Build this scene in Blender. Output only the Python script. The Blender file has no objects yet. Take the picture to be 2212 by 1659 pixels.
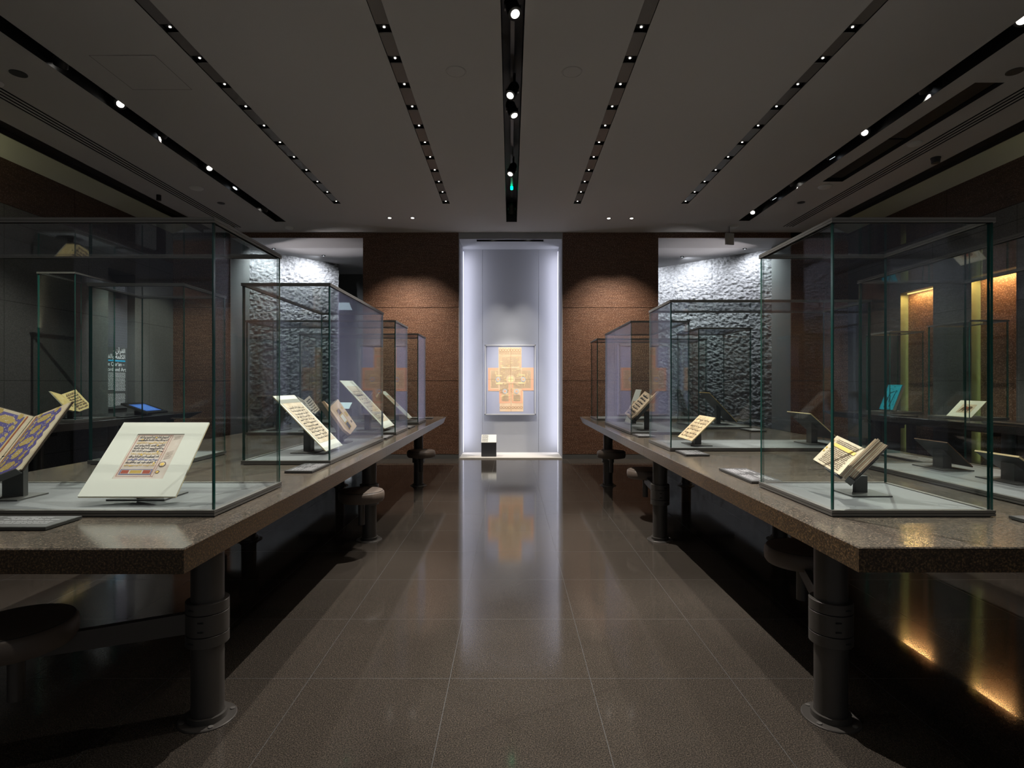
import bpy, math, random
from mathutils import Vector, Matrix
R = random.Random(11)
SC = bpy.context.scene
COL = SC.collection
PI = math.pi

# ------------------------------------------------------------ camera, world, exposure
cam_d = bpy.data.cameras.new('camera'); cam = bpy.data.objects.new('camera', cam_d); COL.objects.link(cam)
cam.location = (0, 0, 1.26); cam.rotation_euler = (PI/2, 0, 0)
cam_d.sensor_width = 36; cam_d.lens = 1200/2212*36
cam_d.shift_x = 3/2212; cam_d.shift_y = 0.0
cam_d.clip_start = 0.05; cam_d.clip_end = 100
SC.camera = cam
w = bpy.data.worlds.new('world'); SC.world = w; w.use_nodes = True
w.node_tree.nodes['Background'].inputs[0].default_value = (0.90, 0.95, 1.0, 1)
w.node_tree.nodes['Background'].inputs[1].default_value = 0.10
SC.view_settings.view_transform = 'Standard'; SC.view_settings.look = 'None'
SC.view_settings.gamma = 1; SC.view_settings.use_curve_mapping = False
SC.view_settings.exposure = 0.12
try:
    SC.cycles.transparent_max_bounces = 48
    SC.cycles.max_bounces = 10; SC.cycles.glossy_bounces = 6; SC.cycles.diffuse_bounces = 3
    SC.cycles.sample_clamp_indirect = 2.0
    SC.cycles.use_denoising = True
    SC.cycles.use_adaptive_sampling = True; SC.cycles.adaptive_threshold = 0.045
    SC.cycles.blur_glossy = 0.3
except Exception: pass

# light strengths, all in one place
L_ROW = 31.0; L_TRACK = 560.0; L_SIDE = 260.0; L_WOOD = 235.0; L_WALL = 420.0; L_ITEM = 220.0
L_WASH = 105.0; L_COVE_L = 42.0; L_COVE_R = 13.0; L_NICHE = 300.0; L_STRIP = 11.0; L_AMBER = 9.0; L_UP = 160.0

# ------------------------------------------------------------ materials
def mat(name, col, rough=0.5, metal=0.0, spec=0.5, emit=None, estr=0.0):
    m = bpy.data.materials.new(name); m.use_nodes = True
    b = m.node_tree.nodes['Principled BSDF']
    b.inputs['Base Color'].default_value = (*col, 1); b.inputs['Roughness'].default_value = rough
    b.inputs['Metallic'].default_value = metal; b.inputs['Specular IOR Level'].default_value = spec
    if emit:
        b.inputs['Emission Color'].default_value = (*emit, 1); b.inputs['Emission Strength'].default_value = estr
    return m
class NT:
    def __init__(s, m): s.m = m; s.t = m.node_tree; s.b = s.t.nodes['Principled BSDF']
    def n(s, typ, **kw):
        nd = s.t.nodes.new(typ)
        for k, v in kw.items(): setattr(nd, k, v)
        return nd
    def l(s, a, b): s.t.links.new(a, b)
    def pos(s):
        g = s.n('ShaderNodeNewGeometry'); return g.outputs['Position']
    def math(s, op, a, b=None, c=None):
        nd = s.n('ShaderNodeMath', operation=op)
        for i, v in enumerate((a, b, c)):
            if v is None: continue
            if isinstance(v, (int, float)): nd.inputs[i].default_value = v
            else: s.l(v, nd.inputs[i])
        return nd.outputs[0]
    def noise(s, vec, scale, detail=3, rough=.5, sc=None):
        if sc:
            mp = s.n('ShaderNodeMapping'); mp.inputs['Scale'].default_value = sc; s.l(vec, mp.inputs[0]); vec = mp.outputs[0]
        nd = s.n('ShaderNodeTexNoise'); nd.inputs['Scale'].default_value = scale
        nd.inputs['Detail'].default_value = detail; nd.inputs['Roughness'].default_value = rough
        s.l(vec, nd.inputs['Vector']); return nd.outputs[0]
    def ramp(s, fac, stops):
        r = s.n('ShaderNodeValToRGB'); s.l(fac, r.inputs[0]); e = r.color_ramp.elements
        e[0].position = stops[0][0]; e[0].color = (*stops[0][1], 1)
        e[1].position = stops[-1][0]; e[1].color = (*stops[-1][1], 1)
        for p, c in stops[1:-1]:
            q = e.new(p); q.color = (*c, 1)
        return r.outputs[0]
    def mix(s, fac, a, b):
        nd = s.n('ShaderNodeMix', data_type='RGBA')
        if isinstance(fac, (int, float)): nd.inputs[0].default_value = fac
        else: s.l(fac, nd.inputs[0])
        for i, v in ((6, a), (7, b)):
            if isinstance(v, tuple): nd.inputs[i].default_value = (*v, 1)
            else: s.l(v, nd.inputs[i])
        return nd.outputs[2]
    def bump(s, h, strength, dist=.01):
        b = s.n('ShaderNodeBump'); b.inputs['Strength'].default_value = strength; b.inputs['Distance'].default_value = dist
        s.l(h, b.inputs['Height']); s.l(b.outputs[0], s.b.inputs['Normal'])
    def seams(s, spec):
        # spec: list of (coordinate output, period, offset, half width); returns 1 on a seam
        out = None
        for c, per, off, hw in spec:
            u = s.math('DIVIDE', s.math('SUBTRACT', c, off), per)
            f = s.math('ABSOLUTE', s.math('SUBTRACT', u, s.math('ROUND', u)))
            mk = s.math('LESS_THAN', f, hw/per)
            out = mk if out is None else s.math('MAXIMUM', out, mk)
        return out

def granite(name, dark, mid, light, rough, tiles=None, seamcol=(.10,.11,.12), fine=260):
    m = mat(name, mid, rough); t = NT(m); p = t.pos()
    a = t.noise(p, fine, 2, .6); b = t.noise(p, 3.0, 4); v = t.n('ShaderNodeTexVoronoi'); v.inputs['Scale'].default_value = fine*.8
    t.l(p, v.inputs['Vector'])
    c = t.ramp(a, [(.36, tuple(.3*p_+.7*q_ for p_, q_ in zip(mid, dark))), (.52, mid), (.70, tuple(.5*p_+.5*q_ for p_, q_ in zip(mid, light)))])
    c = t.mix(t.math('MULTIPLY', t.math('LESS_THAN', v.outputs['Distance'], .16), .5), c, light)
    c = t.mix(t.math('MULTIPLY', b, .35), c, dark)
    if tiles:
        sp = t.n('ShaderNodeSeparateXYZ'); t.l(p, sp.inputs[0])
        ax = {'x': sp.outputs[0], 'y': sp.outputs[1], 'z': sp.outputs[2]}
        sm = t.seams([(ax[k], per, off, hw) for k, per, off, hw in tiles])
        # slight difference tile to tile
        c = t.mix(sm, c, seamcol)
        t.l(t.math('ADD', rough, t.math('MULTIPLY', sm, .4)), t.b.inputs['Roughness'])
    t.l(c, t.b.inputs['Base Color'])
    return m

M = {}
M['floor'] = granite('floor_granite', (.018,.0155,.013), (.050,.043,.0365), (.21,.16,.12), .085,
                     [('x', .6, .34, .0009), ('y', .6, 2.377, .0009)], (.062,.066,.072), 220)
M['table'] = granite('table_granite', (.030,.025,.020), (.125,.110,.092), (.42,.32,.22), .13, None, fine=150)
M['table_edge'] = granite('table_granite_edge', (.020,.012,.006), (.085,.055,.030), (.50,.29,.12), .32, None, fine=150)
M['side'] = granite('side_wall_granite', (.045,.044,.042), (.095,.093,.088), (.19,.185,.175), .55,
                    [('y', 1.25, 8.73, .0025), ('z', .9, .4, .0025)], (.02,.02,.02), 120)
def wood(name, k=1.0):
    m = mat(name, (.1,.04,.02), .38); t = NT(m); p = t.pos()
    a = t.noise(p, 5, 5, .6, (1, 1, 14)); b = t.noise(p, 95, 3, .65, (.6, .6, 1)); c = t.noise(p, 1.2, 3, .5, (.4,.4,1.6))
    col = t.ramp(a, [(.3, (.055*k,.025*k,.013*k)), (.5, (.110*k,.051*k,.028*k)), (.72, (.19*k,.098*k,.056*k))])
    col = t.mix(t.math('MULTIPLY', c, .5), col, (.060*k,.027*k,.015*k))
    col = t.mix(t.math('MULTIPLY', t.math('GREATER_THAN', b, .57), .55), col, (.42*k,.30*k,.23*k))
    t.l(col, t.b.inputs['Base Color']); t.l(t.math('ADD', .26, t.math('MULTIPLY', b, .35)), t.b.inputs['Roughness'])
    t.bump(b, .25, .002)
    return m
M['wood'] = wood('bronze_brown_veneer'); M['frieze'] = wood('dark_brown_veneer', .45)
def rough_stone():
    m = mat('rough_split_stone', (.25,.25,.255), .8); t = NT(m); p = t.pos()
    a = t.noise(p, 17, 5, .62, (1, 1, 1.7)); b = t.noise(p, 50, 3, .6, (1,1,1.5))
    h = t.math('ADD', a, t.math('MULTIPLY', b, .35))
    sp = t.n('ShaderNodeSeparateXYZ'); t.l(p, sp.inputs[0])
    sm = t.seams([(sp.outputs[2], .62, .42, .006), (sp.outputs[0], 1.05, .3, .004)])
    h2 = t.math('SUBTRACT', h, t.math('MULTIPLY', sm, .3))
    t.l(t.ramp(a, [(.38, (.16,.16,.165)), (.60, (.30,.30,.305))]), t.b.inputs['Base Color'])
    t.bump(h2, .6, .02)
    return m
M['rough'] = rough_stone()
M['concrete'] = mat('smooth_concrete', (.16,.165,.16), .6)
M['ceil'] = mat('matt_grey_ceiling', (.42,.405,.39), .85)
M['ceil_beyond'] = mat('pale_ceiling', (.50,.49,.50), .8)
M['soffit'] = mat('soffit_panel', (.38,.36,.36), .5)
M['cove'] = mat('cove_paint', (.40,.40,.32), .8)
M['black'] = mat('matt_black', (.006,.006,.006), .6)
M['slotblack'] = mat('slot_black', (.004,.004,.004), .5)
M['insert'] = mat('brushed_insert', (.15,.14,.13), .4, .2)
M['grey_niche'] = mat('niche_grey', (.33,.34,.36), .5)
M['niche_floor'] = mat('niche_floor_stone', (.62,.60,.55), .6)
M['bronze'] = mat('dark_bronze_metal', (.055,.050,.044), .38, .75)
M['frame'] = mat('case_frame_metal', (.15,.145,.135), .42, .4)
M['deck'] = mat('case_floor_grey', (.17,.178,.187), .45)
M['ringline'] = mat('ring_gap', (.05,.05,.055), .6)
M['leg'] = mat('leg_metal', (.095,.086,.078), .42, .45)
M['seat'] = mat('seat_leather', (.125,.095,.075), .48)
M['stand'] = mat('stand_paint', (.105,.105,.10), .55)
M['standdark'] = mat('stand_dark', (.05,.05,.048), .55)
M['label'] = mat('label_face', (.06,.06,.063), .45)
M['plateink'] = mat('plate_letters', (.50,.50,.52), .6)
M['labelink'] = mat('label_letters', (.78,.78,.80), .6)
M['white'] = mat('white_mat_board', (.81,.82,.75), .7)
M['cream'] = mat('cream_board_edge', (.78,.62,.34), .7)
def paper(name, a, b, s=9):
    m = mat(name, a, .75); t = NT(m); p = t.pos()
    t.l(t.mix(t.ramp(t.noise(p, s, 5, .65), [(.35, (0,0,0)), (.65, (1,1,1))]), a, b), t.b.inputs['Base Color']); return m
M['vellum'] = paper('vellum', (.72,.58,.40), (.83,.74,.57))
M['parch'] = paper('parchment', (.66,.46,.27), (.78,.60,.39), 14)
M['pale'] = paper('pale_page', (.70,.58,.50), (.78,.70,.64), 12)
M['goldpage'] = paper('gold_page', (.80,.56,.20), (.90,.74,.38), 22)
M['pinkpage'] = paper('tan_page', (.62,.44,.30), (.74,.58,.42), 6)
M['scrollp'] = paper('scroll_page', (.58,.47,.34), (.72,.62,.50), 10)
M['ink'] = mat('black_ink', (.03,.025,.03), .6)
M['brownink'] = mat('brown_ink', (.12,.06,.03), .6)
M['blueink'] = mat('blue_ink', (.08,.10,.30), .6)
M['goldink'] = mat('gold_ink', (.62,.42,.10), .4, .3)
M['gold'] = mat('gold_leaf', (.85,.58,.16), .35, .4)
M['redink'] = mat('red_ink', (.42,.07,.03), .6)
M['cover'] = mat('dark_leather', (.035,.022,.016), .5)
M['clear'] = mat('clear_acrylic', (.5,.5,.47), .15)
M['greyblock'] = mat('grey_support', (.12,.115,.105), .55)
M['pattern'] = mat('violet_pigment', (.13,.11,.36), .6)
M['patterngold'] = mat('ochre_gold', (.58,.42,.13), .45)
M['turq'] = mat('turquoise_glaze', (.02,.36,.50), .28)
M['turqdark'] = mat('dark_turquoise_relief', (.01,.10,.15), .35)
M['tilebody'] = mat('grey_tile_body', (.30,.27,.25), .7)
M['blue_panel'] = mat('lilac_backing', (.40,.42,.52), .6)
M['clothbase'] = paper('pale_cloth', (.80,.55,.33), (.86,.66,.44), 5)
M['cloth_salmon'] = mat('salmon_band', (.84,.46,.28), .8)
M['cloth_ochre'] = mat('ochre_text', (.56,.42,.26), .8)
M['cloth_yellow'] = mat('yellow_cartouche', (.92,.72,.38), .8)
M['cloth_blue'] = mat('pale_blue_ring', (.50,.56,.62), .8)
M['cloth_line'] = mat('brown_outline', (.40,.20,.10), .8)
M['signblack'] = mat('plinth_black', (.035,.038,.045), .5)
M['panelgrey'] = mat('text_panel', (.055,.055,.058), .6)
M['panellight'] = mat('text_panel_upper', (.075,.075,.09), .6)
M['cyan'] = mat('cyan_rule', (.02,.36,.62), .5)
M['screen'] = mat('tablet_screen', (.02,.05,.16), .3, emit=(.09,.24,.85), estr=.55)
M['screenlines'] = mat('screen_writing', (.2,.3,.6), .3, emit=(.22,.45,1.0), estr=.8)
M['lens'] = mat('lamp_lens', (.9,.9,.9), .3, emit=(1,.95,.86), estr=5)
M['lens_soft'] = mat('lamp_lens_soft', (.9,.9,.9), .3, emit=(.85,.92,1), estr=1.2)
M['green'] = mat('green_indicator', (.0,.3,.15), .3, emit=(.0,1,.45), estr=6)
M['whiteplastic'] = mat('white_plastic', (.55,.55,.53), .5)
M['darkplastic'] = mat('dark_plastic', (.04,.04,.04), .5)
M['coveled'] = mat('cove_led', (.8,.8,.5), .5, emit=(.85,.85,.45), estr=1.5)
M['amberled'] = mat('amber_led', (.9,.6,.2), .5, emit=(1,.60,.22), estr=2)
M['olive'] = mat('olive_panel', (.17,.18,.105), .7)
M['niche_led'] = mat('niche_led', (.9,.9,1), .5, emit=(.86,.88,1), estr=.75)
M['basestone'] = mat('baseboard_stone', (.10,.10,.095), .4)
M['edge'] = mat('green_glass_edge', (.010,.075,.062), .12)
# dead-matt speckle on seat etc. is not needed; glass: coated museum glass
def glass():
    m = bpy.data.materials.new('coated_glass'); m.use_nodes = True; t = m.node_tree; t.nodes.clear()
    o = t.nodes.new('ShaderNodeOutputMaterial'); mx = t.nodes.new('ShaderNodeMixShader')
    tr = t.nodes.new('ShaderNodeBsdfTransparent'); tr.inputs[0].default_value = (.955,.975,.965,1)
    gl = t.nodes.new('ShaderNodeBsdfGlossy'); gl.inputs['Roughness'].default_value = 0.0; gl.inputs[0].default_value = (.90,.86,1.0,1)
    fr = t.nodes.new('ShaderNodeFresnel')
    ge = t.nodes.new('ShaderNodeNewGeometry'); io = t.nodes.new('ShaderNodeMix'); io.data_type = 'FLOAT'
    io.inputs[2].default_value = 1.36; io.inputs[3].default_value = 1/1.36      # same reflectance from both sides of the thin pane
    t.links.new(ge.outputs['Backfacing'], io.inputs[0]); t.links.new(io.outputs[0], fr.inputs[0])
    mu = t.nodes.new('ShaderNodeMath'); mu.operation = 'MULTIPLY'; mu.inputs[1].default_value = .8; t.links.new(fr.outputs[0], mu.inputs[0])
    t.links.new(mu.outputs[0], mx.inputs[0]); t.links.new(tr.outputs[0], mx.inputs[1]); t.links.new(gl.outputs[0], mx.inputs[2])
    t.links.new(mx.outputs[0], o.inputs[0]); return m
M['glass'] = glass()

# ------------------------------------------------------------ mesh helpers
class MB:
    def __init__(s): s.v = []; s.f = []; s.mi = []; s.sm = []
    def add(s, vs, fs, mi=0, smooth=False):
        k = len(s.v); s.v += [Vector(p) for p in vs]
        for f in fs: s.f.append([i+k for i in f]); s.mi.append(mi); s.sm.append(smooth)
        return s
    def box(s, x0, x1, y0, y1, z0, z1, mi=0):
        if x0 > x1: x0, x1 = x1, x0
        if y0 > y1: y0, y1 = y1, y0
        v = [(x0,y0,z0),(x1,y0,z0),(x1,y1,z0),(x0,y1,z0),(x0,y0,z1),(x1,y0,z1),(x1,y1,z1),(x0,y1,z1)]
        f = [(0,3,2,1),(4,5,6,7),(0,1,5,4),(1,2,6,5),(2,3,7,6),(3,0,4,7)]
        return s.add(v, f, mi)
    def slab(s, O, U, V, t, mi=0, up=True):
        """box whose top face is O,O+U,O+U+V,O+V, thickness t below it"""
        O, U, V = Vector(O), Vector(U), Vector(V); n = U.cross(V).normalized()
        if n.z < 0 and up: n = -n
        a = [O, O+U, O+U+V, O+V]; b = [p-n*t for p in a]
        if U.cross(V).dot(n) > 0: f = [(0,1,2,3),(7,6,5,4),(0,4,5,1),(1,5,6,2),(2,6,7,3),(3,7,4,0)]
        else: f = [(3,2,1,0),(4,5,6,7),(1,5,4,0),(2,6,5,1),(3,7,6,2),(0,4,7,3)]
        return s.add(a+b, f, mi)
    def prism(s, pts, z0, z1, mi=0):
        n = len(pts); v = [(x,y,z0) for x,y in pts]+[(x,y,z1) for x,y in pts]
        f = [tuple(range(n))[::-1], tuple(range(n, 2*n))]+[(i,(i+1)%n,(i+1)%n+n,i+n) for i in range(n)]
        return s.add(v, f, mi)
    def cyl(s, c, r, z0, z1, seg=28, mi=0, r1=None, smooth=True):
        r1 = r if r1 is None else r1; x, y = c
        a = [(x+r*math.cos(2*PI*i/seg), y+r*math.sin(2*PI*i/seg), z0) for i in range(seg)]
        b = [(x+r1*math.cos(2*PI*i/seg), y+r1*math.sin(2*PI*i/seg), z1) for i in range(seg)]
        s.add(a+b, [(i,(i+1)%seg,(i+1)%seg+seg,i+seg) for i in range(seg)], mi, smooth)
        s.add(a, [tuple(range(seg))[::-1]], mi); s.add(b, [tuple(range(seg))], mi)
        return s
    def tube(s, A, B, r, seg=16, mi=0, r1=None):
        A, B = Vector(A), Vector(B); d = (B-A).normalized(); r1 = r if r1 is None else r1
        u = d.orthogonal().normalized(); v = d.cross(u)
        a = [A+u*r*math.cos(2*PI*i/seg)+v*r*math.sin(2*PI*i/seg) for i in range(seg)]
        b = [B+u*r1*math.cos(2*PI*i/seg)+v*r1*math.sin(2*PI*i/seg) for i in range(seg)]
        s.add(a+b, [(i,(i+1)%seg,(i+1)%seg+seg,i+seg) for i in range(seg)], mi, True)
        s.add(a, [tuple(range(seg))[::-1]], mi); s.add(b, [tuple(range(seg))], mi); return s
    def lathe(s, prof, c=(0,0), seg=40, mi=0):
        x, y = c; k = len(prof); v = []
        for r, z in prof: v += [(x+r*math.cos(2*PI*i/seg), y+r*math.sin(2*PI*i/seg), z) for i in range(seg)]
        f = [(j*seg+i, j*seg+(i+1)%seg, (j+1)*seg+(i+1)%seg, (j+1)*seg+i) for j in range(k-1) for i in range(seg)]
        return s.add(v, f, mi, True)
    def ring(s, c, r0, r1, z, seg=36, mi=0, N=None):
        x, y = c
        v = [(x+r*math.cos(2*PI*i/seg), y+r*math.sin(2*PI*i/seg), z) for r in (r0, r1) for i in range(seg)]
        return s.add(v, [(i,(i+1)%seg,(i+1)%seg+seg,i+seg) for i in range(seg)][::1], mi)
    def build(s, name, m, parent=None, org=None):
        o0 = Vector(org) if org is not None else (Vector(parent['_o']) if parent is not None and '_o' in parent else Vector((0,0,0)))
        me = bpy.data.meshes.new(name); me.from_pydata([tuple(p-o0) for p in s.v], [], s.f)
        for x in (m if isinstance(m, (list, tuple)) else [m]): me.materials.append(M[x] if isinstance(x, str) else x)
        for p, i, sm in zip(me.polygons, s.mi, s.sm): p.material_index = i; p.use_smooth = sm
        me.update()
        if any(s.sm): me.set_sharp_from_angle(angle=math.radians(38))
        ob = bpy.data.objects.new(name, me); COL.objects.link(ob)
        if parent is not None:
            ob.parent = parent; ob['_o'] = tuple(o0)
            if org is not None: ob.location = tuple(o0)
        elif org is not None: ob.location = tuple(o0); ob['_o'] = tuple(o0)
        return ob
def thing(name, loc, label, cat, group=None):
    o = bpy.data.objects.new(name, None); COL.objects.link(o); o.location = loc; o.empty_display_size = .05
    o['_o'] = tuple(loc); o['label'] = label; o['category'] = cat
    if group: o['group'] = group
    return o
def tag(o, label, cat, group=None):
    o['label'] = label; o['category'] = cat
    if group: o['group'] = group
    return o
def structure(o): o['kind'] = 'structure'; return o
def lamp(kind, name, loc, power, col, parent=None, aim=None, size=60, blend=.5, radius=.02, sx=1, sy=.05):
    d = bpy.data.lights.new(name, kind); d.energy = power; d.color = col
    if kind == 'SPOT': d.spot_size = math.radians(size); d.spot_blend = blend; d.shadow_soft_size = radius
    elif kind == 'AREA': d.shape = 'RECTANGLE'; d.size = sx; d.size_y = sy
    else: d.shadow_soft_size = radius
    o = bpy.data.objects.new(name, d); COL.objects.link(o)
    if parent is not None: o.parent = parent; o.location = Vector(loc)-Vector(parent['_o'])
    else: o.location = loc
    if aim is not None: o.rotation_euler = (Vector(aim)-Vector(loc)).to_track_quat('-Z', 'Y').to_euler()
    return o

# writing: pen strokes laid on a plane.  O = top left, U = along the line, V = downwards
def pen(mb, O, U, V, rows, mi=0, rng=R, gap=.18, h=.55, w=.09, fill=.9, lift=.0006, bowl=True, step=1.0):
    O, U, V = Vector(O), Vector(U), Vector(V); n = U.cross(V).normalized()
    if n.z < 0: n = -n
    L = U.length; u = U/L; rh = V.length/rows; v = V/V.length; O = O+n*lift
    def q(x0, y0, x1, y1, tk):
        a = O+u*x0+v*y0; b = O+u*x1+v*y1; d = (b-a)
        if d.length < 1e-6: return
        pnd = n.cross(d.normalized())*tk/2
        mb.add([a-pnd, b-pnd, b+pnd, a+pnd], [(0,1,2,3)], mi)
    for r in range(rows):
        yb = (r+.72)*rh; x = L*(1-fill)*rng.random()*.5; end = L*(1-(1-fill)*rng.random())
        while x < end:
            wl = rh*rng.uniform(.7, 2.0)*step
            x1 = min(x+wl, end); q(x, yb, x1, yb+rng.uniform(-.05,.05)*rh, rh*w)
            k = x
            while k < x1:
                c = rng.random()
                if c < .42: q(k, yb, k+rh*.05, yb-rh*h*rng.uniform(.6,1.05), rh*w*.8)
                elif c < .75 and bowl:
                    px, py = k, yb
                    for j in range(1, 4):
                        ang = PI*j/3; nx = k+rh*.22*(1-math.cos(ang)); ny = yb+rh*.2*math.sin(ang); q(px, py, nx, ny, rh*w); px, py = nx, ny
                else: q(k, yb-rh*.22, k+rh*.1, yb-rh*.25, rh*w)
                k += rh*rng.uniform(.25,.45)*step
            x = x1+rh*gap*rng.uniform(.6,1.5)*step
    return mb

# ------------------------------------------------------------ room shell
CZ = 3.81
def tiled_plane(mb, xs, ys, holes, z, up=False, mi=0):
    X = sorted(set(list(xs)+[h[0] for h in holes]+[h[1] for h in holes])); Y = sorted(set(list(ys)+[h[2] for h in holes]+[h[3] for h in holes]))
    for i in range(len(X)-1):
        for j in range(len(Y)-1):
            cx = (X[i]+X[i+1])/2; cy = (Y[j]+Y[j+1])/2
            if any(h[0] < cx < h[1] and h[2] < cy < h[3] for h in holes): continue
            v = [(X[i],Y[j],z),(X[i+1],Y[j],z),(X[i+1],Y[j+1],z),(X[i],Y[j+1],z)]
            mb.add(v, [(0,1,2,3) if up else (3,2,1,0)], mi)
Y0 = -3.0
fl = MB(); fl.box(-8, 8, Y0, 16, -.12, 0); structure(fl.build('floor', 'floor'))

SLOT_C = (-.068, .098, Y0+.2, 8.74); SLOT_L = (-3.69, -3.53, Y0+.2, 8.73); SLOT_R = (3.56, 3.73, Y0+.2, 8.68)
ROWX = [-2.45, -.91, .94, 2.46]; ROWN = 18
ROWD = [7.806-.381*i for i in range(ROWN)]
VENT = (3.93, 4.18, 4.70, 7.0)
holes = [SLOT_C, SLOT_L, SLOT_R, VENT]+[(x-.05, x+.05, ROWD[-1]-.3, 7.86) for x in ROWX]
DIFF_L = (-4.56, -4.37, Y0+.2, 9.05); DIFF_R = (4.40, 4.59, Y0+.2, 9.0)
for dx0, dx1, dy0, dy1 in (DIFF_L, DIFF_R):
    for k in range(4):
        a = dx0+(dx1-dx0)*(k+.2)/4; holes.append((a, a+.022, dy0, dy1))
ce = MB(); tiled_plane(ce, (-4.93, 4.95), (Y0, 9.35), holes, CZ)
def well(mb, h, d, mi=0, top=True):
    x0, x1, y0, y1 = h; z0 = CZ; z1 = CZ+d
    mb.add([(x0,y0,z0),(x0,y1,z0),(x0,y1,z1),(x0,y0,z1)], [(0,1,2,3)], mi)
    mb.add([(x1,y0,z0),(x1,y1,z0),(x1,y1,z1),(x1,y0,z1)], [(3,2,1,0)], mi)
    mb.add([(x0,y0,z0),(x1,y0,z0),(x1,y0,z1),(x0,y0,z1)], [(0,1,2,3)], mi)
    mb.add([(x0,y1,z0),(x1,y1,z0),(x1,y1,z1),(x0,y1,z1)], [(3,2,1,0)], mi)
    if top: mb.add([(x0,y0,z1),(x1,y0,z1),(x1,y1,z1),(x0,y1,z1)], [(3,2,1,0)], mi)
for h in holes:
    deep = .30 if h in (SLOT_C, SLOT_L, SLOT_R) else (.12 if h == VENT else .06)
    well(ce, h, deep, 1)
# ceiling panel joint and upper slab that keeps light out of the wells
for pts in (((-4.1,5.2),(-3.85,5.2)),):
    pass
ce.box(-7.2, 7.2, Y0, 14.2, 4.45, 4.5, 0)
structure(ce.build('ceiling', ['ceil', 'slotblack']))
# coves: shadow gap, lip, cove ceiling
for sgn, nm, ex in ((-1, 'trim_1', 4.93), (1, 'trim_2', 4.95)):
    c = MB()
    c.box(sgn*ex, sgn*5.17, Y0, 9.35, CZ+.05, CZ+.10, 1)          # shadow gap above the ceiling edge
    c.box(sgn*5.17, sgn*5.185, Y0, 9.35, CZ-.002, CZ+.10, 1)      # lip
    c.box(sgn*ex, sgn*(ex+.004), Y0, 9.35, CZ, CZ+.06, 1)
    a = [(sgn*5.0,Y0,4.08),(sgn*5.68,Y0,3.79),(sgn*5.68,9.35,3.79),(sgn*5.0,9.35,4.08)]
    c.add(a+[(x,y,z+.05) for x,y,z in a], [(0,1,2,3),(7,6,5,4),(0,4,5,1),(1,5,6,2),(2,6,7,3),(3,7,4,0)], 0)
    structure(c.build(nm, ['cove', 'bronze']))
    st = MB(); st.box(sgn*5.10, sgn*5.12, Y0+1, 9.2, CZ+.102, CZ+.115)
    tag(st.build('cove_light_strip', 'coveled'), 'long yellowish light strip hidden in the cove over the %s side wall' % ('left' if sgn < 0 else 'right'), 'light strip')
    lamp('AREA', 'cove_light', (sgn*5.14, 5.2, CZ+.125), L_COVE_L if sgn < 0 else L_COVE_R, (.92,.90,.55), aim=(sgn*5.38, 5.2, 4.0), sx=.03, sy=8)
# side walls
XW = 5.68
def niche_wall(sgn, nm, niches):
    m = MB(); X = sgn*XW; zt = 3.28
    Y = sorted({Y0, 9.35, *[n[0] for n in niches], *[n[1] for n in niches]})
    for a, b in zip(Y[:-1], Y[1:]):
        nn = [n for n in niches if n[0] <= a and b <= n[1]]
        m.box(X, X+sgn*.35, a, b, nn[0][2] if nn else 0, zt, 0)
    m.box(X+sgn*.36, X+sgn*.5, Y0, 9.35, 0, 4.4, 0)
    y = -2.36+.003                                   # brown veneer frieze above the stone, in panels
    while y < 9.3:
        m.box(X, X+sgn*.2, y, min(y+2.394, 9.35), zt+.006, 3.84, 1); y += 2.40
    return structure(m.build(nm, ['side', 'frieze']))
niche_wall(-1, 'wall_left', [(7.84, 8.40, 2.906)])
niche_wall(1, 'wall_right', [(6.24, 6.85, 2.58), (7.47, 8.095, 2.58)])
for k, (a, b, zt) in enumerate(((6.24, 6.85, 2.58), (7.47, 8.095, 2.58))):
    nm = MB(); nm.box(XW+.115, XW+.3, a, b, 0, zt, 0); nm.box(XW+.002, XW+.115, b-.002, b, 0, zt, 1)
    structure(nm.build('trim_%d' % (3+k), ['wood', 'olive']))
    t = thing('alcove_light', (XW+.1, (a+b)/2, zt), ['amber light strip topping the right wall alcove behind the animal picture',
        'amber light strip topping the right wall alcove behind the turquoise tile'][k], 'light strip', 'amber alcove light strips')
    s = MB(); s.box(XW+.085, XW+.105, a+.02, b-.02, zt-.02, zt-.004); s.build('diffuser', 'amberled', t)
    lamp('AREA', 'alcove_glow', (XW+.012, (a+b)/2, zt-.03), L_AMBER, (1,.55,.2), t, aim=(XW+.114, (a+b)/2, 1.9), sx=.5, sy=.03)
    lamp('AREA', 'alcove_edge_glow', (XW+.108, b-.03, 1.4), L_AMBER*.05, (.75,.75,.35), t, aim=(XW+.04, b+.02, 1.4), sx=.01, sy=2.2)
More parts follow.
